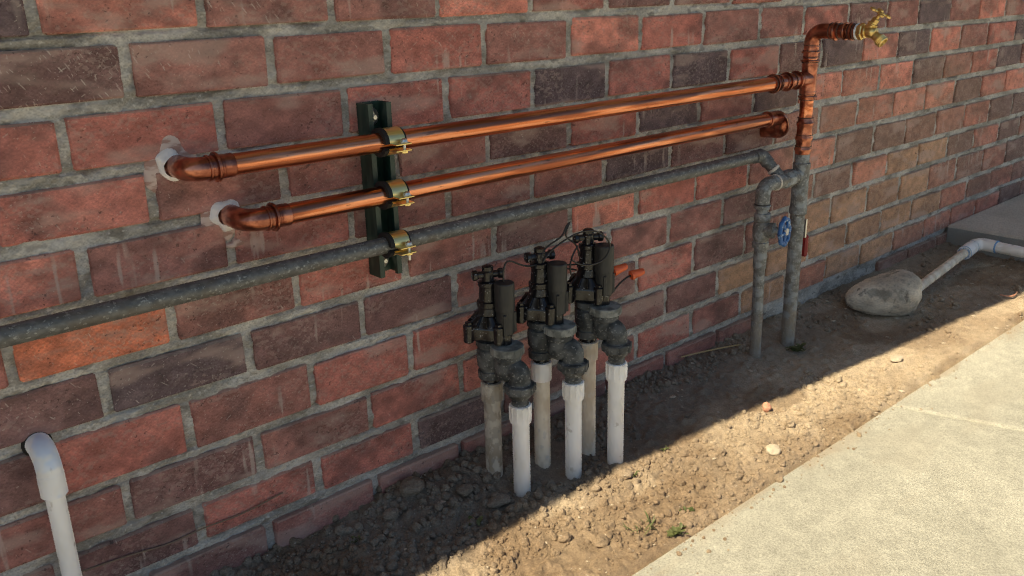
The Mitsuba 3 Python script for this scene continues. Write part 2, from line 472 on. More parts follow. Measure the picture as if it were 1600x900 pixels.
def concrete_color(p, n, uv):
    a = fbm(p.x * 5, p.y * 5, 0, 4)
    b = fbm(p.x * 50, p.y * 50, p.z * 50, 3)
    g = noise(p.x * 480, p.y * 480, p.z * 480)
    h = noise(p.x * 950 + 5, p.y * 950, p.z * 950)
    c = mix((0.450, 0.452, 0.400), (0.400, 0.402, 0.356), smoothstep(0.3, 0.7, a))
    c = c * (0.74 + 0.30 * b) * (0.58 + 0.50 * g + 0.34 * h)
    d = smoothstep(0.80, 0.88, noise((p.x + 0.6 * p.y) * 300 + 9, (p.y - 0.6 * p.x) * 300, p.z * 330))
    c = mix(c, mi.Color3f(0.20, 0.165, 0.12), d * 0.5)
    st = smoothstep(0.58, 0.70, fbm(p.x * 4 + 3, p.y * 11, 0, 4))
    c = mix(c, mi.Color3f(0.35, 0.33, 0.28), st * 0.30)
    soiled = smoothstep(-0.475, -0.430, p.y + 0.05 * (fbm(p.x * 22, p.y * 22, 0, 3) - 0.5))
    return mix(c, mi.Color3f(0.33, 0.27, 0.20), soiled * smoothstep(0.4, 0.6, fbm(p.x * 9, p.y * 30, 3, 3)) * 0.55)


scene['concrete_material'] = rough_bump(P(proc(concrete_color), 0.85, specular=0.25), 0.0005, lambda p, n, uv: fbm(p.x * 420, p.y * 420, p.z * 420, 2))


def landing_color(p, n, uv):
    a = fbm(p.x * 12, p.y * 12, p.z * 12, 4)
    c = mix((0.46, 0.43, 0.37), (0.62, 0.58, 0.51), a) * (0.75 + 0.4 * noise(p.x * 400, p.y * 400, p.z * 400))
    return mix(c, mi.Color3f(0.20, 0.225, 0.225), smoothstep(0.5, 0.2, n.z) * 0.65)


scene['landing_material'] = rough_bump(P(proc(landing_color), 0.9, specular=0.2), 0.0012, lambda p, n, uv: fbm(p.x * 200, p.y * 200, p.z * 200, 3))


def rock_color(p, n, uv):
    a = fbm(p.x * 22, p.y * 22, p.z * 30, 4)
    c = mix((0.44, 0.395, 0.325), (0.66, 0.60, 0.50), smoothstep(0.3, 0.7, a))
    b = smoothstep(0.55, 0.68, fbm(p.x * 40 + 5, p.y * 40, p.z * 26, 4))
    c = mix(c, mi.Color3f(0.11, 0.125, 0.115), b * 0.55)
    k = smoothstep(0.60, 0.72, fbm(p.x * 90, p.y * 90, p.z * 26, 3)) * smoothstep(0.50, 0.66, noise(p.x * 30, p.y * 30, p.z * 9))
    return mix(c, mi.Color3f(0.05, 0.045, 0.04), k * 0.6) * (0.8 + 0.4 * noise(p.x * 300, p.y * 300, p.z * 300))


scene['rock_material'] = rough_bump(P(proc(rock_color), 0.8, specular=0.3), 0.0013, lambda p, n, uv: fbm(p.x * 130, p.y * 130, p.z * 130, 3))
scene['pale_stone_material'] = P(proc(lambda p, n, uv: mix((0.40, 0.34, 0.26), (0.55, 0.49, 0.40), fbm(p.x * 120, p.y * 120, p.z * 120, 3))), 0.85)
scene['chip_material'] = P(proc(lambda p, n, uv: mix((0.46, 0.20, 0.13), (0.62, 0.36, 0.26), fbm(p.x * 150, p.y * 150, p.z * 150, 3))), 0.85)
scene['leaf_material'] = P(proc(lambda p, n, uv: mix((0.055, 0.075, 0.024), (0.125, 0.140, 0.055), noise(p.x * 120, p.y * 120, p.z * 120))), 0.55)
scene['straw_material'] = P((0.42, 0.32, 0.17), 0.8)
scene['root_material'] = P((0.20, 0.15, 0.11), 0.85)
scene['dry_earth_material'] = P(proc(lambda p, n, uv: mix((0.26, 0.21, 0.145), (0.38, 0.32, 0.235), fbm(p.x * 3, p.y * 3, 0, 4))), 0.95, specular=0.1)  # outer ground kept pale to bounce warm light onto the wall

# ------------------------------------------------------------------ the wall
MOD, GAP = 0.19479, 0.0145
BEDS = [0.0389, -0.0436, -0.1238, -0.2048, -0.2856, -0.3687, -0.4560, -0.5353, -0.6242, -0.7030, -0.7790, -0.8610]
SEEN = [{-1: -.198, 0: .003, 1: .194, 2: .385, 3: .583},
        {-.5: -.101, .5: .094, 1.5: .286, 2.5: .479, 3.5: .677, 4.5: .871, 5.5: 1.069, 6.5: 1.271, 7.5: 1.454, 8.5: 1.66, 9.5: 1.858, 10.5: 2.036, 11.5: 2.239, 12.5: 2.439, 13.5: 2.639},
        {-1: -.192, 0: .008, 1: .204, 2: .394, 3: .586, 4: .778, 5: .971, 6: 1.166, 7: 1.362, 8: 1.545, 9: 1.746, 10: 1.937, 11: 2.132, 12: 2.334, 13: 2.532, 14: 2.746},
        {-.5: -.096, .5: .094, 2.5: .479, 3.5: .676, 4.5: .868, 5.5: 1.068, 6.5: 1.267},
        {-1: -.197, 0: 0, 1: .198, 2: .388, 3: .582, 4: .773, 5: .974, 6: 1.167},
        {-1.5: -.299, -.5: -.098, .5: .094, 2.5: .484, 3.5: .677, 4.5: .871, 5.5: 1.066, 6.5: 1.266},
        {-1: -.197, 0: .008, 1: .203, 4: .787, 5: .977, 6: 1.171},
        {-.5: -.096, .5: .101, 1.5: .292, 4.5: .876, 5.5: 1.07, 6.5: 1.265},
        {-1: -.195, 0: .004, 1: .202, 2: .398, 6: 1.164},
        {-.5: -.101, .5: .096, 1.5: .291},
        {0: .001, 1: .199}]
TONE_MAP = ['2302201621122662263616', '3622120122162320231326', '1112113131630302133223', '2122261323010321323663', '1021222366221003102322', '1421260112033621332263', '6636611226230553132112', '6121116162555526236612', '6262111665555551616123', '6611361125155211136633', '2222226222222666336363']

wall = thing('brick_wall', 'long weathered red brick wall with thick grey mortar joints', 'wall')
brick_boxes = []
brick_rng = np.random.default_rng(41)
for r in range(11):
    half = 0.5 * (r % 2)
    cols = np.arange(-3, 20) + half
    xs = {c: SEEN[r].get(c, c * MOD + brick_rng.normal(0, 0.0035)) for c in cols}
    zt, zb = BEDS[r], BEDS[r + 1]
    for i, (c0, c1) in enumerate(zip(cols[:-1], cols[1:])):
        x0, x1 = xs[c0] + GAP / 2 + brick_rng.normal(0, 0.0012), xs[c1] - GAP / 2 + brick_rng.normal(0, 0.0012)
        z0, z1 = zb + 0.0078 + brick_rng.normal(0, 0.0009), zt - 0.0078 + brick_rng.normal(0, 0.0009)
        if r == 10 and i in (10, 11, 12):
            continue  # missing bricks at the foot, earth and mortar rubble there
        out = abs(brick_rng.normal(0, 0.0011)) + (0.006 if r == 10 else 0)
        tone = int(TONE_MAP[r][i]) if TONE_MAP[r] else int(brick_rng.choice([0, 1, 1, 2, 2, 3, 6]))
        rot = Rotation.from_euler('xyz', brick_rng.normal(0, [0.005, 0.005, 0.003])).as_matrix()
        m = rbox((x0 + x1) / 2, 0.030 - out, (z0 + z1) / 2, x1 - x0, 0.060, z1 - z0, 0.0022 + 0.001 * brick_rng.random(), rot)
        v = np.array(m.vertices)
        v += brick_rng.normal(0, 0.0006, v.shape)
        m = trimesh.Trimesh(v, m.faces, process=False)
        uv = np.tile([tone / 10, brick_rng.random()], (len(v), 1))
        part(wall, 'brick', m, 'brick_material', smooth=False, uv=uv)


def grid_mesh(us, vs, fn):
    U, W = np.meshgrid(us, vs, indexing='ij')
    v = fn(U.ravel(), W.ravel())
    a, b = len(us), len(vs)
    i, j = np.meshgrid(np.arange(a - 1), np.arange(b - 1), indexing='ij')
    q = np.stack([i * b + j, (i + 1) * b + j, (i + 1) * b + j + 1, i * b + j + 1], -1).reshape(-1, 4)
    return trimesh.Trimesh(v, np.vstack([q[:, [0, 1, 2]], q[:, [0, 2, 3]]]), process=False)


def mortar_pts(x, z):
    p = np.stack([x, 0 * x, z], 1)
    y = 0.0042 - 0.0080 * (meshkit.fbm(p * 55, 3, 1) - 0.5) - 0.005 * (meshkit.fbm(p * 13, 2, 5) - 0.5) - 0.004 * (meshkit.fbm(p * 140, 2, 7) - 0.5)
    beds = np.array(BEDS)
    off = z - beds[np.abs(z[:, None] - beds).argmin(1)]
    torn = np.clip(meshkit.fbm(p * V(16, 1, 40), 3, 21) * 2.4 - 0.95, 0, 1)
    gap = np.exp(-((off - 0.0078) / 0.0022) ** 2) * torn + 0.6 * np.exp(-((off + 0.0078) / 0.0020) ** 2) * np.clip(meshkit.fbm(p * V(20, 1, 40), 3, 22) * 2.4 - 1.1, 0, 1)
    return np.stack([x, np.clip(y, 0.0012, 0.0105) + 0.009 * gap, z], 1)


MX = 1.3
m1 = grid_mesh(np.arange(-0.45, MX + 0.001, 0.0027), np.arange(-0.86, 0.030, 0.0027), mortar_pts)
m2 = grid_mesh(np.arange(MX - 0.002, 4.0, 0.0048), np.arange(-0.90, 0.045, 0.0042), mortar_pts)
part(wall, 'mortar', join(m1, m2), 'mortar_material', smooth=True)
part(wall, 'mortar', rbox(-0.69, 0.012, -0.42, 0.48, 0.012, 0.92, 0.001), 'mortar_material', smooth=False)
# the core of the wall, its upper courses and the low overhanging roof, out of the picture, that throws the shade
from shapely.geometry import Polygon

ROOF_Z = 0.50


def xz_prism(pts, y0, y1):
    """Prism over a polygon in the wall's plane, from y0 back to y1."""
    m = trimesh.creation.extrude_polygon(Polygon(pts), y1 - y0, engine='earcut')
    m.apply_transform(np.array([[1, 0, 0, 0], [0, 0, 1, y0], [0, 1, 0, 0], [0, 0, 0, 1.0]]))
    if m.volume < 0:
        m.invert()
    return m


part(wall, 'core', rbox(-2.5, 0.130, -0.35, 14.0, 0.220, 1.70, 0.001), 'mortar_material', smooth=False)
part(wall, 'upper_wall', xz_prism([(-9.49, 0.040), (4.49, 0.040), (4.49, ROOF_Z - 0.002), (-9.49, ROOF_Z - 0.002)], 0.0, 0.0195), 'far_brick_material', smooth=False)
for a, b in ((-9.49, -0.76), (4.01, 4.49)):
    part(wall, 'upper_wall', rbox((a + b) / 2, 0.0105, -0.58, b - a, 0.018, 1.236, 0.001), 'far_brick_material', smooth=False)
roof = thing('roof', 'unseen low overhanging roof above the brick wall, edge shaped to throw the shade', 'roof')
slope = trimesh.creation.extrude_polygon(Polygon([(-9.8, -0.435), (-0.6, -0.430), (4.9, -0.952), (4.9, 3.0), (-9.8, 3.0)]), 0.10, engine='earcut')  # unseen edge, skewed and kinked to fit the shade line
slope.apply_translation([0, 0, ROOF_Z])
part(roof, 'deck', slope, 'landing_material', smooth=False)

# ------------------------------------------------------------------ the ground
def ground_z(x, y):
    x, y = np.asarray(x, float), np.asarray(y, float)
    p = np.stack([x, y, 0 * x], -1)
    z = -0.838 + 0.022 * np.clip((y + 0.16) / 0.16, 0, 1) ** 1.3
    z = z - 0.014 * np.clip((0.30 - x) / 0.15, 0, 1) * np.clip((y + 0.20) / 0.10, 0, 1)
    z = z + 0.020 * np.exp(-((x - 0.42) / 0.22) ** 2) * np.clip((y + 0.14) / 0.14, 0, 1)
    return z + 0.014 * (meshkit.fbm(p * 7, 3, 3) - 0.5)


def soil_pts(x, y):
    p = np.stack([x, y, 0 * x], 1)
    rough = np.clip(1.35 - 0.45 * x, 0.60, 1.1)
    big = np.clip(meshkit.fbm(p * 55, 3, 11) - 0.50, 0, 1)
    fine = meshkit.fbm(p * 95, 3, 12) - 0.5
    z = ground_z(x, y) + rough * (0.024 * big + 0.007 * fine)
    edge = np.clip((y + 0.430) / 0.045, 0, 1)
    z = np.minimum(z, -0.849 + 0.008 * (meshkit.fbm(p * 30, 2, 14) - 0.5) + 0.034 * edge)
    return np.stack([x, y, z], 1)


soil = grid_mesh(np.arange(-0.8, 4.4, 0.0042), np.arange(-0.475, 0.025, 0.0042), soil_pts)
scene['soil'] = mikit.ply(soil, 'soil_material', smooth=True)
labels['soil'] = {'label': 'strip of bare brown crumbly soil between brick wall and concrete walk', 'kind': 'structure'}
base = trimesh.creation.box(extents=(5000, 5000, 0.1))
base.apply_translation([0, 0, -0.96])
scene['ground'] = mikit.ply(base, 'dry_earth_material')
labels['ground'] = {'label': 'ground around the house', 'kind': 'structure'}

labels['walk'] = {'label': 'pale sunlit concrete walk along the soil strip', 'kind': 'structure'}
EDGE = -0.428


def slab(x0a, x0b, x1a, x1b, y0, y1):
    """Walk slab between two skewed joints: x0a/x1a at y1 (soil side), x0b/x1b at y0."""
    ch = 0.006
    top = [(x0b, y0), (x1b, y0), (x1a, y1), (x0a, y1)]
    c = np.mean(top, axis=0)
    pts = []
    for q in top:
        q = np.array(q)
        s = np.sign(c - q) * ch
        pts += [[q[0] + s[0], q[1] + s[1], -0.838], [q[0], q[1], -0.838 - ch], [q[0], q[1], -0.93]]
    return trimesh.convex.convex_hull(np.array(pts))


SK = 0.42
for x0, x1 in ((-3.4, -1.12), (-1.112, 1.186), (1.194, 3.48), (3.488, 5.8)):
    part('walk', 'slab', slab(x0, x0 + SK, x1, x1 + SK, EDGE - 1.25, EDGE), 'concrete_material', smooth=False)
scene['bounce_apron'] = mikit.ply(rbox(-0.5, -4.70, -0.893, 30.0, 6.0, 0.10, 0.006), 'concrete_material', smooth=False)  # added unseen apron that bounces sun onto the shaded wall
labels['bounce_apron'] = {'label': 'added unseen concrete apron beyond the walk, bounces sun onto the wall', 'kind': 'structure'}
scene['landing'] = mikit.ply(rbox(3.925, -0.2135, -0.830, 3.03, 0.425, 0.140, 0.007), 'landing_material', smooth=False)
labels['landing'] = {'label': 'low grey concrete landing against the far end of the brick wall', 'kind': 'structure'}

# ------------------------------------------------------------------ copper pipes
CU = 0.0145
cp = thing('copper_pipe', 'upper shiny copper pipe running from a white sealed hole to the copper standpipe', 'pipe', )
a0, a1 = V(-0.060, -0.0500, -0.2085), V(1.318, -0.103, -0.1995)


def on(p, q, x):
    return p + (q - p) * (x - p[0]) / (q[0] - p[0])


part(cp, 'tube', cyl(on(a0, a1, -0.02), on(a0, a1, 1.19), CU, sides=36), 'copper_material')
pe = fillet([V(-0.060, 0.03, -0.2087), V(-0.060, -0.0500, -0.2085), on(a0, a1, -0.012)], 0.034, 12)
part(cp, 'elbow', join(sweep(pe, CU + 0.0010, 28), bead(on(a0, a1, -0.020), a0 - a1, CU + 0.0010), cyl(on(a0, a1, -0.021), on(a0, a1, -0.004), CU + 0.0014)), 'copper_fitting_material')
b0, b1 = V(0.003, -0.060, -0.2862), V(1.262, -0.060, -0.2845)
cq = thing('copper_pipe', 'lower copper pipe ending in a double bend back into the wall', 'pipe')
part(cq, 'tube', cyl(on(b0, b1, 0.045), on(b0, b1, 1.235), CU, sides=36), 'copper_material')
pe = fillet([V(0.003, 0.03, -0.2864), V(0.003, -0.060, -0.2862), on(b0, b1, 0.056)], 0.034, 12)
part(cq, 'elbow', join(sweep(pe, CU + 0.0010, 28), bead(on(b0, b1, 0.047), b0 - b1, CU + 0.0010), cyl(on(b0, b1, 0.046), on(b0, b1, 0.063), CU + 0.0014)), 'copper_fitting_material')
e_ = fillet([on(b0, b1, 1.232), V(1.282, -0.060, -0.2845), V(1.300, -0.060, -0.3180), V(1.318, 0.03, -0.326)], 0.020, 10)
part(cq, 'return_bend', join(sweep(e_, CU + 0.0018, 28), bead(on(b0, b1, 1.224), b1 - b0, CU, 0.0030, 0.018)), 'copper_fitting_material', label='dark tarnished return bend at the right end')
scene['hole_material'] = P((0.02, 0.018, 0.016), 0.95)

# sealant round the two left pipe holes
def blob(cx, cz, r0, r1, seed, th=0.0035, n=64, dent=0.35, squash=1.0, inner=True):
    """Irregular ring (or patch) of paste pressed on the wall face."""
    ang = np.arange(n) * 2 * np.pi / n
    w = meshkit.fbm(np.stack([np.cos(ang) * 1.3 + seed, np.sin(ang) * 1.3, 0 * ang], 1), 1, seed)
    w2 = meshkit.fbm(np.stack([np.cos(ang) * 3 + seed, np.sin(ang) * 3, 0 * ang], 1), 2, seed + 4)
    ro = r0 + (r1 - r0) * np.clip(0.05 + 1.6 * w * (0.85 + 0.3 * w2), 0.12, 1.5)
    rs = [(r0 * 0.80 if inner else 0.0006, th * 1.6), (r0, th * 1.5), (None, th), (None, -0.004)]
    V_ = []
    for k, (r, h) in enumerate(rs):
        rr = r * np.ones(n) if r is not None else (r0 + (ro - r0) * (0.70 if k == 2 else 1.0))
        hh = h * (0.8 + 0.4 * w2) if k < 3 else h
        V_.append(np.stack([cx + rr * np.cos(ang) * squash, -hh * np.ones(n), cz + rr * np.sin(ang)], 1))
    v = np.vstack(V_)
    i, j = np.meshgrid(np.arange(3), np.arange(n), indexing='ij')
    q = np.stack([i * n + j, i * n + (j + 1) % n, (i + 1) * n + (j + 1) % n, (i + 1) * n + j], -1).reshape(-1, 4)
    m = trimesh.Trimesh(v, np.vstack([q[:, [0, 1, 2]], q[:, [0, 2, 3]]]), process=False)
    if m.face_normals[:, 1].mean() > 0:
        m.invert()
    return m


for cx, cz, sd, txt in ((-0.062, -0.2092, 3, 'white sealant ring smeared round the upper copper pipe hole'), (0.001, -0.2865, 8, 'white sealant ring smeared round the lower copper pipe hole')):
    k = thing('sealant_ring', txt, 'sealant')
    part(k, 'bead', blob(cx - 0.003, cz, 0.0160, 0.0238, sd, n=128), 'caulk_material', smooth=True)
    sm = [blob(cx - 0.002, cz + 0.006, 0.016, 0.036, sd + 20, 0.0008), blob(cx + 0.008, cz - 0.043, 0.003, 0.011, sd + 30, 0.0009, squash=1.5, inner=False)]
    part(k, 'smear', join(*sm), 'smear_material', smooth=True, label='thin dried greyish smear around the bead')

# ------------------------------------------------------------------ grey iron pipe along the wall
GR = 0.0128
g0, g1 = V(-0.75, -0.058, -0.3650), V(1.205, -0.058, -0.3625)
gp = thing('iron_pipe', 'long dull grey galvanized pipe running under the two copper pipes', 'pipe')
part(gp, 'tube', cyl(g0, g1, GR, sides=32), 'galvanized_material')
part(gp, 'elbow', join(sweep(fillet([g1 - V(0.012, 0, 0), V(1.224, -0.058, -0.3625), V(1.231, -0.072, -0.3810)], 0.012, 8), GR + 0.0022, 24),
                       sweep([V(1.228, -0.066, -0.373), V(1.242, -0.096, -0.409)], GR, 24)), 'galvanized_material')
part(gp, 'collar', cyl(V(1.2345, -0.081, -0.391), V(1.2365, -0.085, -0.396), GR + 0.0022), 'pale_tag_material', label='pale thread tape ring on the slanted nipple')

# ------------------------------------------------------------------ strut channel and clamps
SX = 0.2418
st = thing('strut_channel', 'dark green steel strut channel bolted upright to the brick', 'bracket')
w2, dp, t_ = 0.0205, 0.032, 0.0026
prof = Polygon([(-w2, 0), (w2, 0), (w2, dp), (w2 - 0.0085, dp), (w2 - 0.0085, dp - 0.008), (w2 - 0.0085 + t_ - 0.0005, dp - 0.008), (w2 - 0.0085 + t_ - 0.0005, dp - t_), (w2 - t_, dp - t_), (w2 - t_, t_),
                (-w2 + t_, t_), (-w2 + t_, dp - t_), (-w2 + 0.0085 - t_ + 0.0005, dp - t_), (-w2 + 0.0085 - t_ + 0.0005, dp - 0.008), (-w2 + 0.0085, dp - 0.008), (-w2 + 0.0085, dp), (-w2, dp)])
ch = trimesh.creation.extrude_polygon(prof, 0.270, engine='earcut')
ch.apply_transform(np.array([[1, 0, 0, SX], [0, -1, 0, -0.0015], [0, 0, 1, -0.4235], [0, 0, 0, 1.0]]))
ch.invert() if ch.volume < 0 else None
part(st, 'channel', ch, 'green_paint_material', smooth=False)
for z in (-0.176, -0.4025):
    b = part(st, 'bolt', join(nut(V(SX, -0.0055, z), V(SX, -0.0125, z), 0.0095), cyl(V(SX, -0.012, z), V(SX, -0.020, z), 0.0045)), 'steel_material', smooth=30)
    part(b, 'washer', cyl(V(SX, -0.0038, z), V(SX, -0.0060, z), 0.0150), 'steel_material')

for yc, zc, r, txt in ((on(a0, a1, SX)[1], on(a0, a1, SX)[2], CU, 'yellow zinc pipe clamp holding the upper copper pipe on the green channel'),
                       (-0.060, -0.2858, CU, 'yellow zinc pipe clamp holding the lower copper pipe on the green channel'),
                       (-0.058, -0.3637, GR, 'yellow zinc pipe clamp holding the grey iron pipe on the green channel')):
    k = thing('pipe_clamp', txt, 'clamp')
    xa, xb = SX - 0.0180, SX + 0.0095
    ro = r + 0.0058

    def arc(d0, d1, rin, rout, x0, x1, n=22):
        a = np.radians(np.linspace(d0, d1, n))
        pts = [(math.cos(q) * rout, math.sin(q) * rout) for q in a] + [(math.cos(q) * rin, math.sin(q) * rin) for q in a[::-1]]
        m = trimesh.creation.extrude_polygon(Polygon(pts), x1 - x0, engine='earcut')
        # polygon x -> towards the viewer (-y), polygon y -> z
        m.apply_transform(np.array([[0, 0, 1, x0], [-1, 0, 0, yc], [0, 1, 0, zc], [0, 0, 0, 1.0]]))
        m.invert() if m.volume < 0 else None
        return m
    # the split faces the viewer, a little below the middle
    up_ = join(arc(-4, 150, ro - 0.0018, ro, xa, xb), rbox((xa + xb) / 2, yc - ro - 0.0075, zc - 0.0010, xb - xa, 0.018, 0.0022, 0.0006))
    part(k, 'strap', up_, 'zinc_yellow_material', smooth=30)
    lo_ = join(arc(210, 334, ro - 0.0018, ro, xa, xb), rbox((xa + xb) / 2, yc - ro - 0.0065, zc - 0.0105, xb - xa, 0.020, 0.0022, 0.0006))
    part(k, 'strap', lo_, 'zinc_yellow_material', smooth=30)
    part(k, 'cushion', join(arc(-2, 332, r + 0.0002, ro - 0.0018, xa - 0.006, xb + 0.004), arc(-2, 332, r + 0.0002, ro + 0.0012, xa - 0.0075, xa - 0.0004)), 'rubber_material', smooth=30, label='black rubber cushion showing at the edges')
    sx = (xa + xb) / 2 + 0.006
    sy = yc - ro - 0.0075
    scr = part(k, 'screw', join(lathe([(0, 0.0012), (0.002, 0.0046), (0.005, 0.0056), (0.006, 0.0056)], V(sx, sy, zc + 0.0068), V(0, 0, -1), 18), nut(V(sx, sy, zc + 0.0015), V(sx, sy, zc + 0.0002), 0.0066),
                                cyl(V(sx, sy, zc), V(sx, sy, zc - (0.024 if r == GR else 0.016)), 0.0025, sides=14)), 'steel_material', smooth=30)
    part(k, 'nut', nut(V(sx, sy, zc - 0.0119), V(sx, sy, zc - 0.0155), 0.0050), 'zinc_yellow_material', smooth=20)

# ------------------------------------------------------------------ standpipe with the tap
RX, RY = 1.318, -0.103
z_ = lambda z: V(RX, RY, z)
sp = thing('standpipe', 'upright standpipe, grey iron below and ringed copper fittings above', 'pipe')
part(sp, 'iron_riser', cyl(z_(-0.90), z_(-0.36), 0.0163, sides=32), 'zinc_material', label='grey galvanized lower length with soil stained foot')
part(sp, 'iron_tee', join(lathe([(0, 0.0165), (0.002, 0.0195), (0.012, 0.0198), (0.016, 0.0185), (0.100, 0.0185), (0.106, 0.0200), (0.119, 0.0200), (0.122, 0.0170)], z_(-0.386), V(0, 0, -1), 30),
                          cyl(V(RX, RY, -0.4150), V(1.279, RY + 0.002, -0.4165), 0.0160), bead(V(1.288, RY + 0.002, -0.4163), V(1, 0, 0), 0.0160, 0.0022, 0.016)), 'zinc_material')
part(sp, 'union', join(nut(V(1.281, -0.1005, -0.4165), V(1.250, -0.0995, -0.4178), 0.0205, 8), cyl(V(1.252, -0.0995, -0.4178), V(1.224, -0.0985, -0.4185), 0.0172)), 'zinc_material', smooth=25)
part(sp, 'adapter', lathe([(0, 0.0150), (0.001, 0.0168), (0.006, 0.0172), (0.010, 0.0195), (0.014, 0.0195), (0.018, 0.0170), (0.030, 0.0172), (0.034, 0.0195), (0.040, 0.0190), (0.044, 0.0172), (0.062, 0.0168),
                           (0.067, 0.0190), (0.071, 0.0192), (0.075, 0.0165), (0.082, 0.0160), (0.084, 0.0150)], z_(-0.368), V(0, 0, 1), 30), 'copper_fitting_material')
part(sp, 'copper_riser', cyl(z_(-0.30), z_(-0.13), 0.0146, sides=32), 'copper_material')
tee = join(cyl(z_(-0.232), z_(-0.168), 0.0166), bead(z_(-0.246), V(0, 0, 1), 0.0158), bead(z_(-0.154), V(0, 0, -1), 0.0158), cyl(V(RX, RY, -0.1995), V(1.276, -0.1013, -0.1998), 0.0162), bead(V(1.262, -0.1008, -0.1999), V(1, 0, 0), 0.0156))
part(sp, 'copper_tee', tee, 'copper_fitting_material')
part(sp, 'coupling', join(cyl(on(a0, a1, 1.180), on(a0, a1, 1.265), 0.0157), bead(on(a0, a1, 1.178), a1 - a0, 0.0157), bead(on(a0, a1, 1.240), a0 - a1, 0.0157), cyl(on(a0, a1, 1.240), on(a0, a1, 1.250), 0.0170)), 'copper_fitting_material')
ZT = -0.0985
ep = fillet([z_(-0.152), z_(ZT), V(RX, -0.168, ZT)], 0.046, 14)
part(sp, 'elbow', join(sweep(ep, 0.0160, 28), bead(z_(-0.150), V(0, 0, 1), 0.0152), bead(V(RX, -0.166, ZT), V(0, 1, 0), 0.0152)), 'copper_fitting_material')
part(sp, 'nipple', join(cyl(V(RX, -0.160, ZT), V(RX, -0.206, ZT), 0.0146), bead(V(RX, -0.174, ZT), V(0, -1, 0), 0.0150, 0.0030, 0.016), lathe([(0, 0.0150), (0.001, 0.0184), (0.005, 0.0184), (0.006, 0.0155)], V(RX, -0.193, ZT), V(0, -1, 0))), 'copper_fitting_material')
part(sp, 'thread_tape', cyl(V(RX, -0.2045, ZT), V(RX, -0.2090, ZT), 0.0160), 'tape_material', label='white thread tape')
seam = lambda p, d, r: lathe([(0, r - 0.002), (0.0002, r), (0.0016, r), (0.0018, r - 0.002)], p, d)
ups = V(0, 0, 1)
part(sp, 'seam', join(*[seam(z_(z), ups, r) for z, r in ((-0.3585, 0.0182), (-0.3500, 0.0186), (-0.3245, 0.0186), (-0.3010, 0.0186), (-0.2865, 0.0176), (-0.2470, 0.0170), (-0.2350, 0.0180), (-0.1660, 0.0180), (-0.1540, 0.0170), (-0.1290, 0.0178), (-0.1410, 0.0176))],
                      *[seam(V(RX, y, ZT), V(0, -1, 0), 0.0178) for y in (-0.147, -0.1545, -0.1665, -0.1775, -0.1910, -0.2000)],
                      *[seam(on(a0, a1, x), a1 - a0, 0.0176) for x in (1.179, 1.190, 1.2005, 1.2230, 1.2335, 1.2520, 1.2720)]), 'seam_material', label='dark seams at the press joints, deepening the groove shade', stuff=True)
lv = part(sp, 'drain_lever', rbox(1.3520, RY, -0.548, 0.005, 0.012, 0.046, 0.001), 'steel_material', smooth=False)
part(lv, 'grip', rbox(1.3600, RY, -0.592, 0.012, 0.0165, 0.054, 0.0040), 'red_handle_material', smooth=30, label='dark red dipped lever grip')

hb = thing('hose_bib', 'brass garden tap with lobed handle at the top of the standpipe', 'tap')
K = 0.84
HY = lambda t: V(RX, -0.2090 - t * K, ZT)
part(hb, 'inlet', nut(HY(0), HY(0.0135), 0.0175, 6), 'brass_material', smooth=20)
body = join(lathe([(t * K, r * K) for t, r in ((0, 0.012), (0.003, 0.0160), (0.006, 0.0160), (0.008, 0.0130), (0.014, 0.0155), (0.021, 0.0160), (0.028, 0.0138), (0.033, 0.009), (0.0345, 0.001))], HY(0.0130), V(0, -1, 0)),
            cyl(HY(0.031), HY(0.060) + V(0, 0, -0.018), 0.0088, 0.0094))
part(hb, 'body', body, 'brass_material')
sd_ = V(0, -0.82, -0.57)
part(hb, 'spout', lathe([(t * K, r * K) for t, r in ((0, 0.010), (0.001, 0.0140), (0.003, 0.0147), (0.0045, 0.0133), (0.006, 0.0150), (0.008, 0.0133), (0.010, 0.0150), (0.012, 0.0133), (0.014, 0.0150), (0.0165, 0.0138), (0.017, 0.0108), (0.012, 0.0098))], HY(0.053) + V(0, 0, -0.0135), sd_), 'brass_material')
hd = V(0.05, -0.52, 0.86)
hd = hd / np.linalg.norm(hd)
h0 = HY(0.028) + V(0, 0, 0.006)
part(hb, 'bonnet', join(lathe([(t * K, r * K) for t, r in ((0, 0.0125), (0.010, 0.0120), (0.012, 0.0130), (0.0145, 0.0130), (0.0155, 0.0088), (0.020, 0.0085))], h0, hd), nut(h0 + hd * 0.0160, h0 + hd * 0.0235, 0.0086), cyl(h0 + hd * 0.022, h0 + hd * 0.037, 0.0038, sides=16)), 'brass_material', smooth=25)


def wheel(c, axis, r, lobes, th, lobe_r, hub_r, spoke=True):
    a, b, d = frame(axis)
    ms = [lathe([(-th / 2, hub_r * 0.8), (-th / 2 + 0.001, hub_r), (th / 2 - 0.001, hub_r), (th / 2, hub_r * 0.8)], c, d, 20)]
    for k in range(lobes):
        q = 2 * np.pi * k / lobes + 0.5
        u = math.cos(q) * a + math.sin(q) * b
        ms.append(sweep([c + u * hub_r * 0.6, c + u * (r - lobe_r * 0.6)], [th * 0.42, th * 0.42], 10))
        ms.append(lathe([(-th * 0.45, lobe_r * 0.55), (-th * 0.3, lobe_r * 0.92), (0, lobe_r), (th * 0.3, lobe_r * 0.92), (th * 0.45, lobe_r * 0.55)], c + u * (r - lobe_r), d, 14))
    return ms


hc = h0 + hd * 0.0365
lob = wheel(hc, hd, 0.0235, 4, 0.0065, 0.0068, 0.0072)
hk = part(hb, 'handle', join(*lob), 'brass_material', smooth=40)
part(hk, 'screw', lathe([(0, 0.0042), (0.002, 0.0040), (0.003, 0.002)], hc + hd * 0.0035, hd, 16), 'zinc_yellow_material')

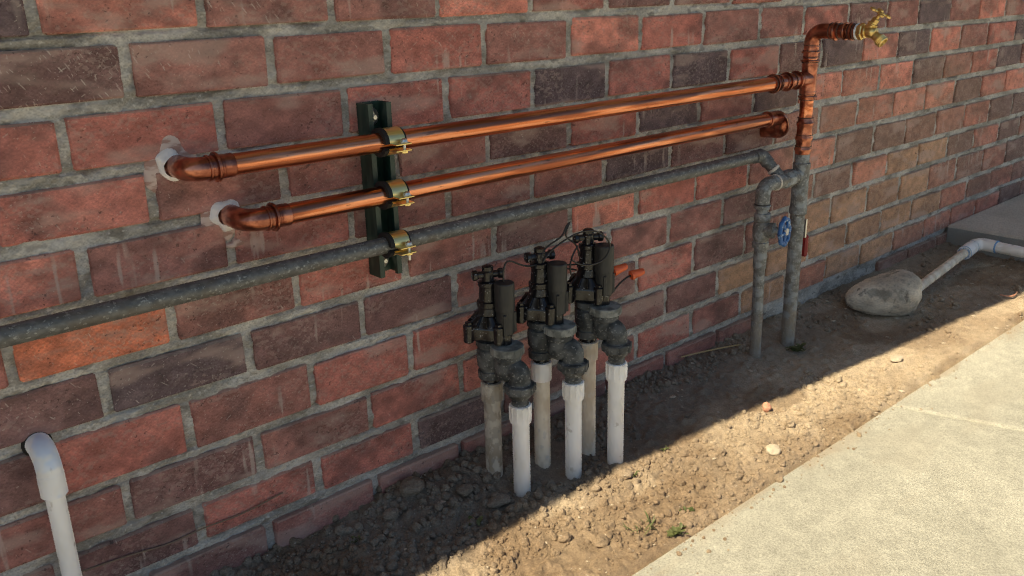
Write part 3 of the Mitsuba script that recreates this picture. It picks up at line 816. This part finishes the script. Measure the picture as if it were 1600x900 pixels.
# ------------------------------------------------------------------ left riser with the blue valve
lr = thing('valve_riser', 'slim grey riser pipe with an elbow and shut-off valve left of the standpipe', 'pipe')
f0, f1 = V(1.1985, -0.0932, -0.90), V(1.1805, -0.0955, -0.45)
part(lr, 'tube', cyl(f0, f1, 0.0128, sides=28), 'zinc_material')
pe = fillet([f1 - V(0, 0, 0.020), V(1.1795, -0.0957, -0.4185), V(1.224, -0.0985, -0.4185)], 0.030, 10)
part(lr, 'elbow', join(sweep(pe, 0.0162, 28), bead(f1 - V(0, 0, 0.022), V(0, 0, 1), 0.0160, 0.0024, 0.015)), 'zinc_material')
part(lr, 'tape_ring', cyl(V(1.2205, -0.0983, -0.4185), V(1.2245, -0.0985, -0.4185), 0.0185), 'pale_tag_material', label='pale thread tape ring at the elbow')
fa = lambda z: f0 + (f1 - f0) * (z + 0.90) / 0.45
part(lr, 'coupling', lathe([(0, 0.013), (0.002, 0.0148), (0.05, 0.0148), (0.052, 0.013)], fa(-0.612), V(0, 0, 1)), 'zinc_material')
body = join(lathe([(0, 0.014), (0.001, 0.0182), (0.014, 0.0186), (0.016, 0.0164), (0.028, 0.0196), (0.050, 0.0196), (0.062, 0.0164), (0.064, 0.0186), (0.080, 0.0182), (0.082, 0.014)], fa(-0.563), V(0, 0, 1)),
            lathe([(0, 0.0165), (0.020, 0.0160), (0.022, 0.0176), (0.030, 0.0176), (0.032, 0.0100), (0.042, 0.0060), (0.056, 0.0045)], fa(-0.520), V(0.22, -1, 0.05)))
bv = part(lr, 'valve_body', body, 'zinc_material')
wa = V(0.22, -1, 0.05) / np.linalg.norm(V(0.22, -1, 0.05))
wc = fa(-0.520) + wa * 0.053
a_, b_, _ = frame(wa)
ang = np.linspace(0, 2 * np.pi, 73)
ring = np.array([wc + (math.cos(q) * a_ + math.sin(q) * b_) * (0.0280 + 0.0018 * math.cos(8 * q)) for q in ang])
ringm = sweep(ring, 0.0050, 12, caps=False)
sp_ = []
for k in range(5):
    q = 2 * np.pi * k / 5 + 0.2
    sp_.append(sweep([wc + wa * 0.003, wc + (math.cos(q) * a_ + math.sin(q) * b_) * 0.025], [0.0042, 0.0036], 10))
hk = part(lr, 'handwheel', join(ringm, *sp_), 'blue_handle_material', label='chipped bright blue handwheel')
part(hk, 'tag', cyl(wc + wa * 0.001, wc + wa * 0.0075, 0.0082, sides=20), 'pale_tag_material', label='pale disc at the hub')

# ------------------------------------------------------------------ irrigation valves
def valve(B, F, dz, txt, inlet, seed):
    u = V(F[0] - B[0], F[1] - B[1], 0)
    L = np.linalg.norm(u)
    u /= L
    side = V(-u[1], u[0], 0)      # towards +x
    Z = V(0, 0, 1)
    B3 = lambda z: V(B[0], B[1], z + dz)
    F3 = lambda z: V(F[0], F[1], z + dz)
    k = thing('irrigation_valve', txt, 'valve')
    # pipes
    part(k, 'inlet_pipe', cyl(V(B[0], B[1], -0.90), B3(-0.655), 0.0150, sides=28), inlet[0])
    part(k, 'inlet_adapter', lathe([(0, 0.0150), (0.0006, 0.0186), (0.032, 0.0190), (0.035, 0.0182), (0.036, 0.0140)], B3(-0.676), Z, 14), inlet[1], smooth=10)
    part(k, 'inlet_thread', lathe([(0, 0.0135), (0.004, 0.0150), (0.008, 0.0138), (0.012, 0.0150), (0.016, 0.0135)], B3(-0.642), Z), 'black_plastic_material')
    part(k, 'outlet_pipe', cyl(V(F[0], F[1], -0.90), F3(-0.685), 0.0150, sides=28), 'pvc_material')
    ad = join(lathe([(0, 0.0150), (0.0006, 0.0184), (0.007, 0.0188), (0.031, 0.0188), (0.033, 0.0180), (0.034, 0.0140)], F3(-0.700), Z, 30), *[rbox(*(F3(-0.681) + 0.0186 * V(math.cos(a), math.sin(a), 0)), 0.0026, 0.0030, 0.026, 0.0006, Rotation.from_euler('z', a).as_matrix()) for a in np.arange(12) * np.pi / 6])
    part(k, 'outlet_adapter', ad, 'pvc_material', smooth=28)
    part(k, 'outlet_thread', lathe([(0, 0.0140), (0.003, 0.0152), (0.006, 0.0140), (0.009, 0.0152), (0.012, 0.0140), (0.020, 0.0150)], F3(-0.668), Z), 'valve_body_material')
    # grey body: inlet barrel, vacuum breaker barrel and the outlet offset with its union nut
    C = V(*B[:2], 0) + u * (L * 0.60)
    C3 = lambda z: V(C[0], C[1], z + dz)
    inl = lathe([(0, 0.0150), (0.001, 0.0222), (0.014, 0.0226), (0.015, 0.0200), (0.020, 0.0200), (0.024, 0.0230), (0.045, 0.0242), (0.053, 0.0228), (0.056, 0.0185), (0.060, 0.0185), (0.061, 0.0244), (0.070, 0.0244), (0.071, 0.0170)], B3(-0.632), Z, 30)
    brl = lathe([(0, 0.010), (0.005, 0.0180), (0.012, 0.0218), (0.030, 0.0230), (0.037, 0.0218), (0.039, 0.0238), (0.044, 0.0242), (0.050, 0.0230)], C3(-0.628), Z, 30)
    br = sweep([B3(-0.602), C3(-0.606)], 0.0135, 20)
    off = sweep(fillet([C3(-0.607), F3(-0.603), F3(-0.636)], 0.020, 9), 0.0186, 24)
    bd = part(k, 'body', join(inl, brl, br, off), 'valve_body_material', smooth=40)
    part(bd, 'union_nut', join(lathe([(0, 0.0155), (0.001, 0.0195), (0.008, 0.0215), (0.009, 0.0255), (0.010, 0.0262), (0.022, 0.0262), (0.0235, 0.0252), (0.0240, 0.0195), (0.028, 0.0175)], F3(-0.652), Z, 30), *[rbox(*(F3(-0.636) + 0.0260 * V(math.cos(a), math.sin(a), 0)), 0.0036, 0.0050, 0.0135, 0.0008, Rotation.from_euler('z', a).as_matrix()) for a in np.arange(8) * np.pi / 4 + 0.2]), 'valve_body_material', smooth=28)
    part(bd, 'cap', join(lathe([(0, 0.0190), (0.0005, 0.0278), (0.0012, 0.0284), (0.0125, 0.0284), (0.0140, 0.0276), (0.0150, 0.0250), (0.0152, 0.0040)], C3(-0.579), Z, 30), *[rbox(*(C3(-0.5725) + 0.0282 * V(math.cos(a), math.sin(a), 0)), 0.0022, 0.0030, 0.0110, 0.0006, Rotation.from_euler('z', a).as_matrix()) for a in np.arange(14) * np.pi / 7]), 'cap_material', smooth=28, label='pale dusty grey round cap')
    # black bonnet with its bolts, stem and knob
    zc = -0.556
    fl = []
    n = 8
    ang = np.arange(64) * 2 * np.pi / 64
    lob = 0.0350 + 0.0034 * np.cos(4 * ang + 0.8)
    for h, s in ((0, 0.90), (0.003, 1.0), (0.020, 1.0), (0.023, 0.94), (0.030, 0.80), (0.040, 0.55), (0.048, 0.47)):
        fl.append(np.stack([B[0] + lob * s * np.cos(ang), B[1] + 0.004 + lob * s * np.sin(ang), np.full(64, zc + dz + h)], 1))
    v = np.vstack(fl)
    i, j = np.meshgrid(np.arange(len(fl) - 1), np.arange(64), indexing='ij')
    q = np.stack([i * 64 + j, i * 64 + (j + 1) % 64, (i + 1) * 64 + (j + 1) % 64, (i + 1) * 64 + j], -1).reshape(-1, 4)
    f = np.vstack([q[:, [0, 1, 2]], q[:, [0, 2, 3]]])
    c = len(v)
    jj = np.arange(64)
    v = np.vstack([v, [B[0], B[1], zc + dz], [B[0], B[1], zc + dz + 0.048]])
    f = np.vstack([f, np.stack([np.full(64, c), (jj + 1) % 64, jj], 1), np.stack([np.full(64, c + 1), 6 * 64 + jj, 6 * 64 + (jj + 1) % 64], 1)])
    bon = trimesh.Trimesh(v, f, process=False)
    ribs = []
    for a in np.arange(12) * np.pi / 6 + 0.3:
        d_ = V(math.cos(a), math.sin(a), 0)
        ribs.append(rbox(*(V(B[0], B[1] + 0.004, zc + dz + 0.030) + d_ * 0.022), 0.022, 0.0035, 0.014, 0.0008, Rotation.from_euler('z', a).as_matrix() @ Rotation.from_euler('y', 0.75).as_matrix()))
    bn = part(k, 'bonnet', join(bon, *ribs), 'black_plastic_material', smooth=35)
    for a in (0.2, 0.2 + np.pi / 2, 0.2 + np.pi, 0.2 + 1.5 * np.pi):
        d_ = V(math.cos(a - 0.4), math.sin(a - 0.4), 0)
        p = V(B[0], B[1] + 0.004, zc + dz) + d_ * 0.0372
        bo = part(bn, 'bolt_boss', join(cyl(p - Z * 0.004, p + Z * 0.027, 0.0090, sides=16), nut(p + Z * 0.0265, p + Z * 0.0320, 0.0062)), 'black_plastic_material', smooth=30)
    part(bn, 'neck', lathe([(0, 0.0145), (0.03, 0.0145), (0.032, 0.0185), (0.036, 0.0185)], B3(-0.588), Z), 'black_plastic_material')
    stem = lathe([(0, 0.0205), (0.012, 0.0185), (0.014, 0.0200), (0.022, 0.0200), (0.024, 0.0165), (0.048, 0.0150), (0.050, 0.0172), (0.056, 0.0172), (0.058, 0.0105), (0.066, 0.0105)], B3(-0.514), Z, 20)
    part(k, 'stem', stem, 'black_plastic_material', smooth=30)
    top = B3(-0.446)
    hdir = side * 0.8 + u * 0.6
    hw = [sweep([top - hdir * 0.022, top + hdir * 0.022], [0.0062, 0.0062], 12), lathe([(0, 0.008), (0.003, 0.0105), (0.012, 0.0105), (0.014, 0.0085)], top - Z * 0.007, Z, 16),
          lathe([(0, 0.0075), (0.002, 0.0098), (0.008, 0.0098), (0.010, 0.0060)], top + Z * 0.006, Z, 10)]
    hw += [lathe([(-0.004, 0.0065), (-0.002, 0.0090), (0.004, 0.0090), (0.006, 0.0065)], top + s * hdir * 0.021, hdir * s, 12) for s in (-1, 1)]
    part(k, 'flow_knob', join(*hw), 'black_plastic_material', smooth=30)
    # solenoid beside the stem
    S = V(B[0], B[1], 0) + u * 0.0315 + side * 0.004
    S3 = lambda z: V(S[0], S[1], z + dz)
    so = part(k, 'solenoid', lathe([(0, 0.0130), (0.002, 0.0150), (0.042, 0.0154), (0.043, 0.0170), (0.088, 0.0172), (0.0905, 0.0160), (0.091, 0.004)], S3(-0.546), Z, 30), 'solenoid_material', smooth=35)
    part(so, 'fin', join(*[rbox(*(S3(-0.526) + 0.0142 * V(math.cos(a), math.sin(a), 0)), 0.010, 0.006, 0.036, 0.001, Rotation.from_euler('z', a).as_matrix()) for a in (-0.5, -2.3)]), 'solenoid_material', smooth=False)
    part(so, 'base', cyl(S3(-0.566), S3(-0.542), 0.0105), 'black_plastic_material')
    return S3(-0.455)


V1 = valve((0.397, -0.084), (0.4083, -0.1455), 0.000, 'black irrigation valve at the left with a crusted dirty inlet pipe', ('dirty_pvc_material', 'dirty_pvc_material'), 1)
V2 = valve((0.4936, -0.1078), (0.5134, -0.1681), 0.016, 'middle one of the three black irrigation valves, wires rising from its top', ('old_pvc_material', 'pvc_material'), 2)
V3 = valve((0.5894, -0.1303), (0.5984, -0.1925), 0.034, 'right black irrigation valve with a looped wire and dusty bonnet', ('old_pvc_material', 'old_pvc_material'), 3)

WA = [[0.429, -0.185, -0.411], [0.44, -0.185, -0.4], [0.463, -0.185, -0.389], [0.504, -0.185, -0.379], [0.542, -0.185, -0.381], [0.573, -0.185, -0.397], [0.586, -0.185, -0.417], [0.578, -0.185, -0.432], [0.55, -0.185, -0.44], [0.511, -0.185, -0.432], [0.493, -0.185, -0.42]]
WB = [[0.482, -0.125, -0.433], [0.506, -0.125, -0.407], [0.534, -0.125, -0.395], [0.543, -0.125, -0.382], [0.549, -0.125, -0.378], [0.54, -0.125, -0.393], [0.557, -0.125, -0.415], [0.569, -0.125, -0.431], [0.572, -0.125, -0.444]]
WD = [[0.516, -0.12, -0.447], [0.546, -0.12, -0.455], [0.574, -0.12, -0.46]]
WD2 = [[0.519, -0.12, -0.456], [0.546, -0.12, -0.462], [0.57, -0.12, -0.47]]
WE = [[0.559, -0.135, -0.42], [0.547, -0.135, -0.434], [0.54, -0.135, -0.452], [0.545, -0.135, -0.473]]
wires = [
    ([[0.406, -0.115, -0.462], [0.407, -0.115, -0.430], [0.412, -0.115, -0.422], [0.432, -0.115, -0.427], [0.453, -0.115, -0.437], [0.479, -0.115, -0.441]], 'black wire from the left valve solenoid to the middle valve'),
    (WB, 'black wire rising in a small loop above the middle valve'),
    (WA, 'long black wire looping round the right valve top'),
    (WD, 'upper straight black wire between middle and right valve'),
    (WD2, 'lower straight black wire between middle and right valve'),
    (WE, 'short black wire hanging behind the right valve'),
]
for pts, txt in wires:
    single('wire', sweep(spline(pts, 44), 0.0015, 8), 'wire_material', txt, 'wire', smooth=True)
for p, d, txt in ((V(0.698, -0.092, -0.508), V(0.90, -0.30, 0.22), 'orange wire nut close beside the right valve solenoid'), (V(0.762, -0.080, -0.534), V(0.90, -0.30, 0.18), 'orange wire nut furthest right on a pale wire end')):
    d = d / np.linalg.norm(d)
    k = thing('wire_nut', txt, 'connector')
    part(k, 'cap', lathe([(0, 0.0050), (0.0005, 0.0094), (0.004, 0.0098), (0.006, 0.0090), (0.024, 0.0068), (0.029, 0.0058), (0.0305, 0.0035)], p, d, 14), 'orange_plastic_material', smooth=30)
    part(k, 'wire_end', sweep(spline([p + d * 0.004, p - d * 0.012 + V(0, 0, -0.002), p - d * 0.035 + V(-0.006, -0.006, -0.012), p - d * 0.055 + V(-0.015, -0.020, -0.016)], 16), 0.0017, 8), 'wire_material', smooth=True)

# ------------------------------------------------------------------ white pipe at the left
pv = thing('plastic_pipe', 'white plastic pipe dropping from a wall hole at the lower left', 'pipe')
part(pv, 'tube', cyl(V(-0.2880, -0.0365, -0.565), V(-0.2900, -0.0365, -0.95), 0.0117, sides=32), 'pvc_material')
pe = fillet([V(-0.2880, 0.03, -0.5340), V(-0.2880, -0.0365, -0.5340), V(-0.2880, -0.0365, -0.590)], 0.026, 12)
part(pv, 'elbow', join(sweep(pe, 0.0154, 30), cyl(V(-0.2880, -0.0365, -0.561), V(-0.2880, -0.0365, -0.5925), 0.0160)), 'blue_pvc_material', label='elbow with bluish primer stain')
single('pipe_hole', cyl(V(-0.2885, 0.02, -0.5350), V(-0.2885, -0.0012, -0.5350), 0.0182), 'hole_material', 'dark gap in the brick round the white elbow', 'hole')
single('pipe_hole', cyl(V(1.316, 0.02, -0.3265), V(1.316, -0.0012, -0.3265), 0.0240), 'hole_material', 'dark hole in the brick behind the copper return bend', 'hole')

# ------------------------------------------------------------------ drain pipe and boulder
dpipe = thing('drain_pipe', 'white plastic pipe lying on the soil from the boulder to the landing', 'pipe')
d0, d1, d2 = V(1.80, -0.170, -0.812), V(2.345, -0.128, -0.784), V(2.305, -0.60, -0.784)
part(dpipe, 'tube', cyl(d0, d1, 0.0132, sides=28), 'old_pvc_material', label='yellowed dirty length of pipe')
e1 = (d1 - d0) / np.linalg.norm(d1 - d0)
e2 = (d2 - d1) / np.linalg.norm(d2 - d1)
part(dpipe, 'elbow', join(sweep(fillet([d1 - e1 * 0.115, d1, d1 + e2 * 0.060], 0.026, 10), 0.0195, 28), cyl(d1 - e1 * 0.055, d1 - e1 * 0.118, 0.0206)), 'pvc_material')
part(dpipe, 'cement_ring', lathe([(0, 0.0195), (0.001, 0.0214), (0.004, 0.0214), (0.006, 0.0185)], d1 - e1 * 0.112, -e1), 'blue_cement_material', label='blue cement ring on the dirty length')
part(dpipe, 'cement_ring', lathe([(0, 0.0190), (0.0006, 0.0200), (0.0016, 0.0200), (0.002, 0.0190)], d1 - e1 * 0.044, -e1), 'blue_cement_material')
part(dpipe, 'cement_ring', lathe([(0, 0.0190), (0.001, 0.0203), (0.002, 0.0203), (0.004, 0.0175)], d1 + e2 * 0.058, e2), 'blue_cement_material')
part(dpipe, 'tube', cyl(d1 + e2 * 0.03, d2, 0.0168, sides=28), 'pvc_material', label='clean white length of pipe')

m = trimesh.creation.icosphere(subdivisions=5)
v = np.array(m.vertices)
v = np.sign(v) * np.abs(v) ** 0.88
v[:, 0] += 0.10 * v[:, 2]
taper = 0.80 + 0.24 * np.clip(v[:, 0], -1, 1)
v[:, 0] -= 0.10 * np.exp(-((v[:, 0] - 0.9) / 0.35) ** 2)
v[:, 1] *= taper
v[:, 2] *= taper
v = v * V(0.102, 0.080, 0.068)
v[:, 2] -= 0.010 * np.clip(-v[:, 0] / 0.1, 0, 1)
nrm = v / np.linalg.norm(v, axis=1, keepdims=True)
v += nrm * (0.026 * (meshkit.fbm(v * 11 + 5, 3, 2) - 0.5) + 0.006 * (meshkit.fbm(v * 50 + 5, 3, 3) - 0.5))[:, None]
m = trimesh.Trimesh(v, m.faces, process=False)
m.apply_transform(trimesh.transformations.rotation_matrix(math.radians(-40), [0, 0, 1]))
m.apply_translation([1.702, -0.152, -0.787])
single('boulder', m, 'rock_material', 'smooth grey brown river boulder resting on the soil against the white drain pipe', 'stone', smooth=True)

# ------------------------------------------------------------------ clods, stones and scraps on the soil
def lump(seed, sub=2, amp=0.35, f=1.4):
    m = trimesh.creation.icosphere(subdivisions=sub)
    v = np.array(m.vertices)
    v = v * (1 + amp * 2 * (meshkit.fbm(v * f + seed * 7.3, 3, seed) - 0.5))[:, None]
    return v, m.faces


lumps = [lump(s, 1, 0.5, 1.8) for s in range(8)]
cr = np.random.default_rng(23)
N = 30000
near_ = cr.random(N) < 0.72
x = np.where(near_, cr.uniform(-0.35, 1.25, N), 1.2 + 2.0 * cr.random(N) ** 1.4)
y = cr.uniform(-0.44, 0.004, N)
dens = meshkit.fbm(np.stack([x * 6, y * 9, 0 * x], 1), 3, 31)
lim = 0.62 - 0.25 * np.exp(-((x - 0.15) / 0.35) ** 2) * (y > -0.22) - 0.16 * np.exp(-((x - 0.55) / 0.45) ** 2) * (y < -0.22)
keep = np.nonzero(dens > lim - 0.10)[0][:10500]
x, y = x[keep], y[keep]
z = soil_pts(x, y)[:, 2]
size = np.minimum(0.0009 + cr.exponential(0.0014, len(x)) * (1 + 0.45 * ((y > -0.2) & (x < 0.5))), 0.0085) * np.where(x < 0.8, 1.1, 1.15)
xe, ye = cr.uniform(0.2, 2.2, 260), EDGE - 0.004 - cr.exponential(0.016, 260)
x, y, z, size = np.r_[x, xe], np.r_[y, ye], np.r_[z, np.full(260, -0.8385)], np.r_[size, 0.0007 + cr.exponential(0.0009, 260)]
rots = Rotation.random(len(x), random_state=5).as_matrix()
pick = cr.integers(8, size=len(x))
vs, fs, nv = [], [], 0
for k in range(len(x)):
    v, f = lumps[pick[k]]
    vs.append((v * size[k] * V(1, 1, 0.8)) @ rots[k].T + V(x[k], y[k], z[k] + 0.25 * size[k]))
    fs.append(f + nv)
    nv += len(v)
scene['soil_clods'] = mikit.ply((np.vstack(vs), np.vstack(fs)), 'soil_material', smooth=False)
labels['soil_clods'] = {'label': 'small crumbs and clods of dry earth scattered over the soil strip', 'category': 'earth', 'kind': 'stuff'}

gr = np.random.default_rng(77)
vs, fs, nv = [], [], 0
gx, gy = np.r_[gr.uniform(-0.2, 1.2, 110), gr.uniform(1.2, 2.7, 150)], gr.uniform(-0.43, -0.01, 260)
gz = soil_pts(gx, gy)[:, 2]
for k in range(260):
    v, f = lumps[k % 8]
    sz = 0.0010 + min(gr.exponential(0.0011), 0.0045) * (1.0 if gx[k] < 1.2 else 1.5)
    vs.append((v * sz * V(1.5, 0.9, 0.35)) @ Rotation.from_euler('z', gr.uniform(0, 6.28)).as_matrix().T + V(gx[k], gy[k], gz[k] + 0.0012))
    fs.append(f + nv)
    nv += len(v)
scene['pale_grit'] = mikit.ply((np.vstack(vs), np.vstack(fs)), 'pale_stone_material', smooth=False)
labels['pale_grit'] = {'label': 'pale bits of grit and chips scattered over the soil', 'category': 'grit', 'kind': 'stuff'}

big = [(0.251, -0.035, 0.020, 'soil_material', 'round earth clod near the wall, left of the dirty inlet pipe'), (0.353, -0.147, 0.017, 'soil_material', 'flat earth clod just in front of the left valve pipes'),
       (0.320, -0.095, 0.013, 'soil_material', 'earth clod left of the left valve pipes'), (0.190, -0.060, 0.012, 'soil_material', 'small earth clod nearest the wall at the lower left'),
       (0.979, -0.268, 0.0095, 'chip_material', 'small upright pink brick chip at the shadow edge'), (1.411, -0.331, 0.014, 'pale_stone_material', 'flat pale stone in the sun beside the walk, right of the standpipe'),
       (0.837, -0.374, 0.013, 'pale_stone_material', 'pale tan stone half buried in the sunlit soil'),        (0.570, -0.245, 0.011, 'soil_material', 'sunlit earth clod right of the valve pipes'), (0.393, -0.350, 0.011, 'soil_material', 'sunlit earth clod in the foreground soil'), (0.36, -0.30, 0.010, 'soil_material', 'small clod on the shadow edge in the foreground')]
for n, (x, y, s, mat, txt) in enumerate(big):
    v, f = lump(40 + n, 3, 0.38, 1.3)
    sc = V(1, 0.9, 1.15) if 'upright' in txt else V(1.25, 1, 0.5) if 'flat' in txt else V(1.15, 1, 0.75)
    z = ground_z(x, y) + 0.006
    single('clod' if mat == 'soil_material' else 'stone', trimesh.Trimesh(v * s * sc + V(x, y, z + 0.3 * s * sc[2]), f, process=False), mat, txt, 'clod' if mat == 'soil_material' else 'stone', smooth=35)


def weed(x, y, n, size, seed, txt, grassy=False):
    g = np.random.default_rng(seed)
    ms = []
    z0 = ground_z(x, y) + 0.004
    for _ in range(n):
        a = g.uniform(0, 2 * np.pi)
        ln = size * g.uniform(0.5, 1.1)
        el = g.uniform(0.15, 0.9) if not grassy else g.uniform(0.3, 1.1)
        wd = ln * (0.26 if not grassy else 0.06)
        o = V(x, y, z0) + V(g.normal(0, size * 0.5), g.normal(0, size * 0.3), 0)
        d = V(math.cos(a) * math.cos(el), math.sin(a) * math.cos(el), math.sin(el))
        s = np.cross(d, V(0, 0, 1))
        s /= np.linalg.norm(s)
        up = np.cross(s, d)
        prof_ = [(0, 0.15, 0), (0.3, 0.8, 0.05), (0.6, 1.0, 0.04), (0.85, 0.6, -0.04), (1.0, 0.05, -0.12)]
        L_, C_, R2 = [], [], []
        for t, w, b in prof_:
            c = o + d * ln * t + up * ln * b
            L_.append(c - s * wd * w + up * wd * 0.25)
            C_.append(c)
            R2.append(c + s * wd * w + up * wd * 0.25)
        v = np.vstack([L_, C_, R2])
        f = []
        for k in range(4):
            for a0_ in (0, 5):
                f += [[a0_ + k, a0_ + k + 1, a0_ + 6 + k], [a0_ + k, a0_ + 6 + k, a0_ + 5 + k]]
        ms.append(trimesh.Trimesh(v, f, process=False))
    single('weed', join(*ms), 'leaf_two_sided', txt, 'weed', smooth=True)


scene['leaf_two_sided'] = {'type': 'twosided', 'bsdf': scene.pop('leaf_material')}
weed(0.505, -0.412, 46, 0.013, 1, 'low green weeds along the walk edge in the foreground sun')
weed(0.478, -0.372, 18, 0.026, 2, 'thin grassy weed tuft just left of the walk edge weeds', True)
weed(0.570, -0.384, 14, 0.010, 3, 'small green seedling cluster in the sunlit soil')
weed(0.577, -0.250, 14, 0.010, 4, 'tiny green seedling right of the valve pipes at the shadow edge')
weed(1.300, -0.140, 40, 0.020, 5, 'dark green weeds growing at the foot of the standpipe')
weed(0.285, -0.165, 5, 0.016, 6, 'single green sprout in the shaded soil left of the shadow edge')
weed(0.120, -0.070, 10, 0.011, 7, 'tiny sprouts in the shaded soil by the wall at the lower left')
weed(0.425, -0.125, 8, 0.014, 8, 'green sprout between the white valve pipes')
weed(0.700, -0.225, 14, 0.008, 9, 'flat seedlings in the soil between the valves and the standpipe')

single('straw', sweep(spline([V(1.020, -0.012, -0.806), V(1.10, -0.030, -0.808), V(1.190, -0.055, -0.812)], 12), 0.0017, 6), 'straw_material', 'pale dry straw lying on the soil left of the slim riser', 'straw', smooth=True)
rt = [V(-0.30, -0.004, -0.731), V(-0.24, -0.0035, -0.738), V(-0.20, -0.005, -0.741), V(-0.15, -0.0035, -0.748), V(-0.10, -0.005, -0.745), V(-0.05, -0.004, -0.748), V(0.0, -0.0045, -0.744), V(0.03, -0.0035, -0.741)]
single('rootlet', sweep(spline(rt, 50), 0.0011, 6), 'root_material', 'thin dry rootlet clinging to the brick at the lower left', 'root', smooth=True)
single('twig', sweep(spline([V(2.02, -0.325, -0.826), V(2.03, -0.345, -0.828), V(2.07, -0.350, -0.824)], 10), [0.0018] * 4 + [0.0028] * 3 + [0.0014] * 3, 8), 'chip_material', 'curled reddish twig on the soil at the far shadow edge', 'twig', smooth=True)

GROUPS = {'copper_pipe': 'copper pipes along the wall', 'pipe_clamp': 'pipe clamps on the green channel', 'irrigation_valve': 'irrigation valves in a row', 'wire': 'loose wires on the valves',
          'wire_nut': 'orange wire nuts', 'sealant_ring': 'sealant rings at the copper pipe holes', 'weed': 'small weeds in the soil', 'clod': 'earth clods on the soil', 'stone': 'small stones on the soil',
          'pipe_hole': 'pipe holes in the brick'}
for key_ in labels:
    base_ = key_[:-4] if key_[-4:-3] == '_' and key_[-3:].isdigit() else key_
    if base_ in GROUPS:
        labels[key_]['group'] = GROUPS[base_]
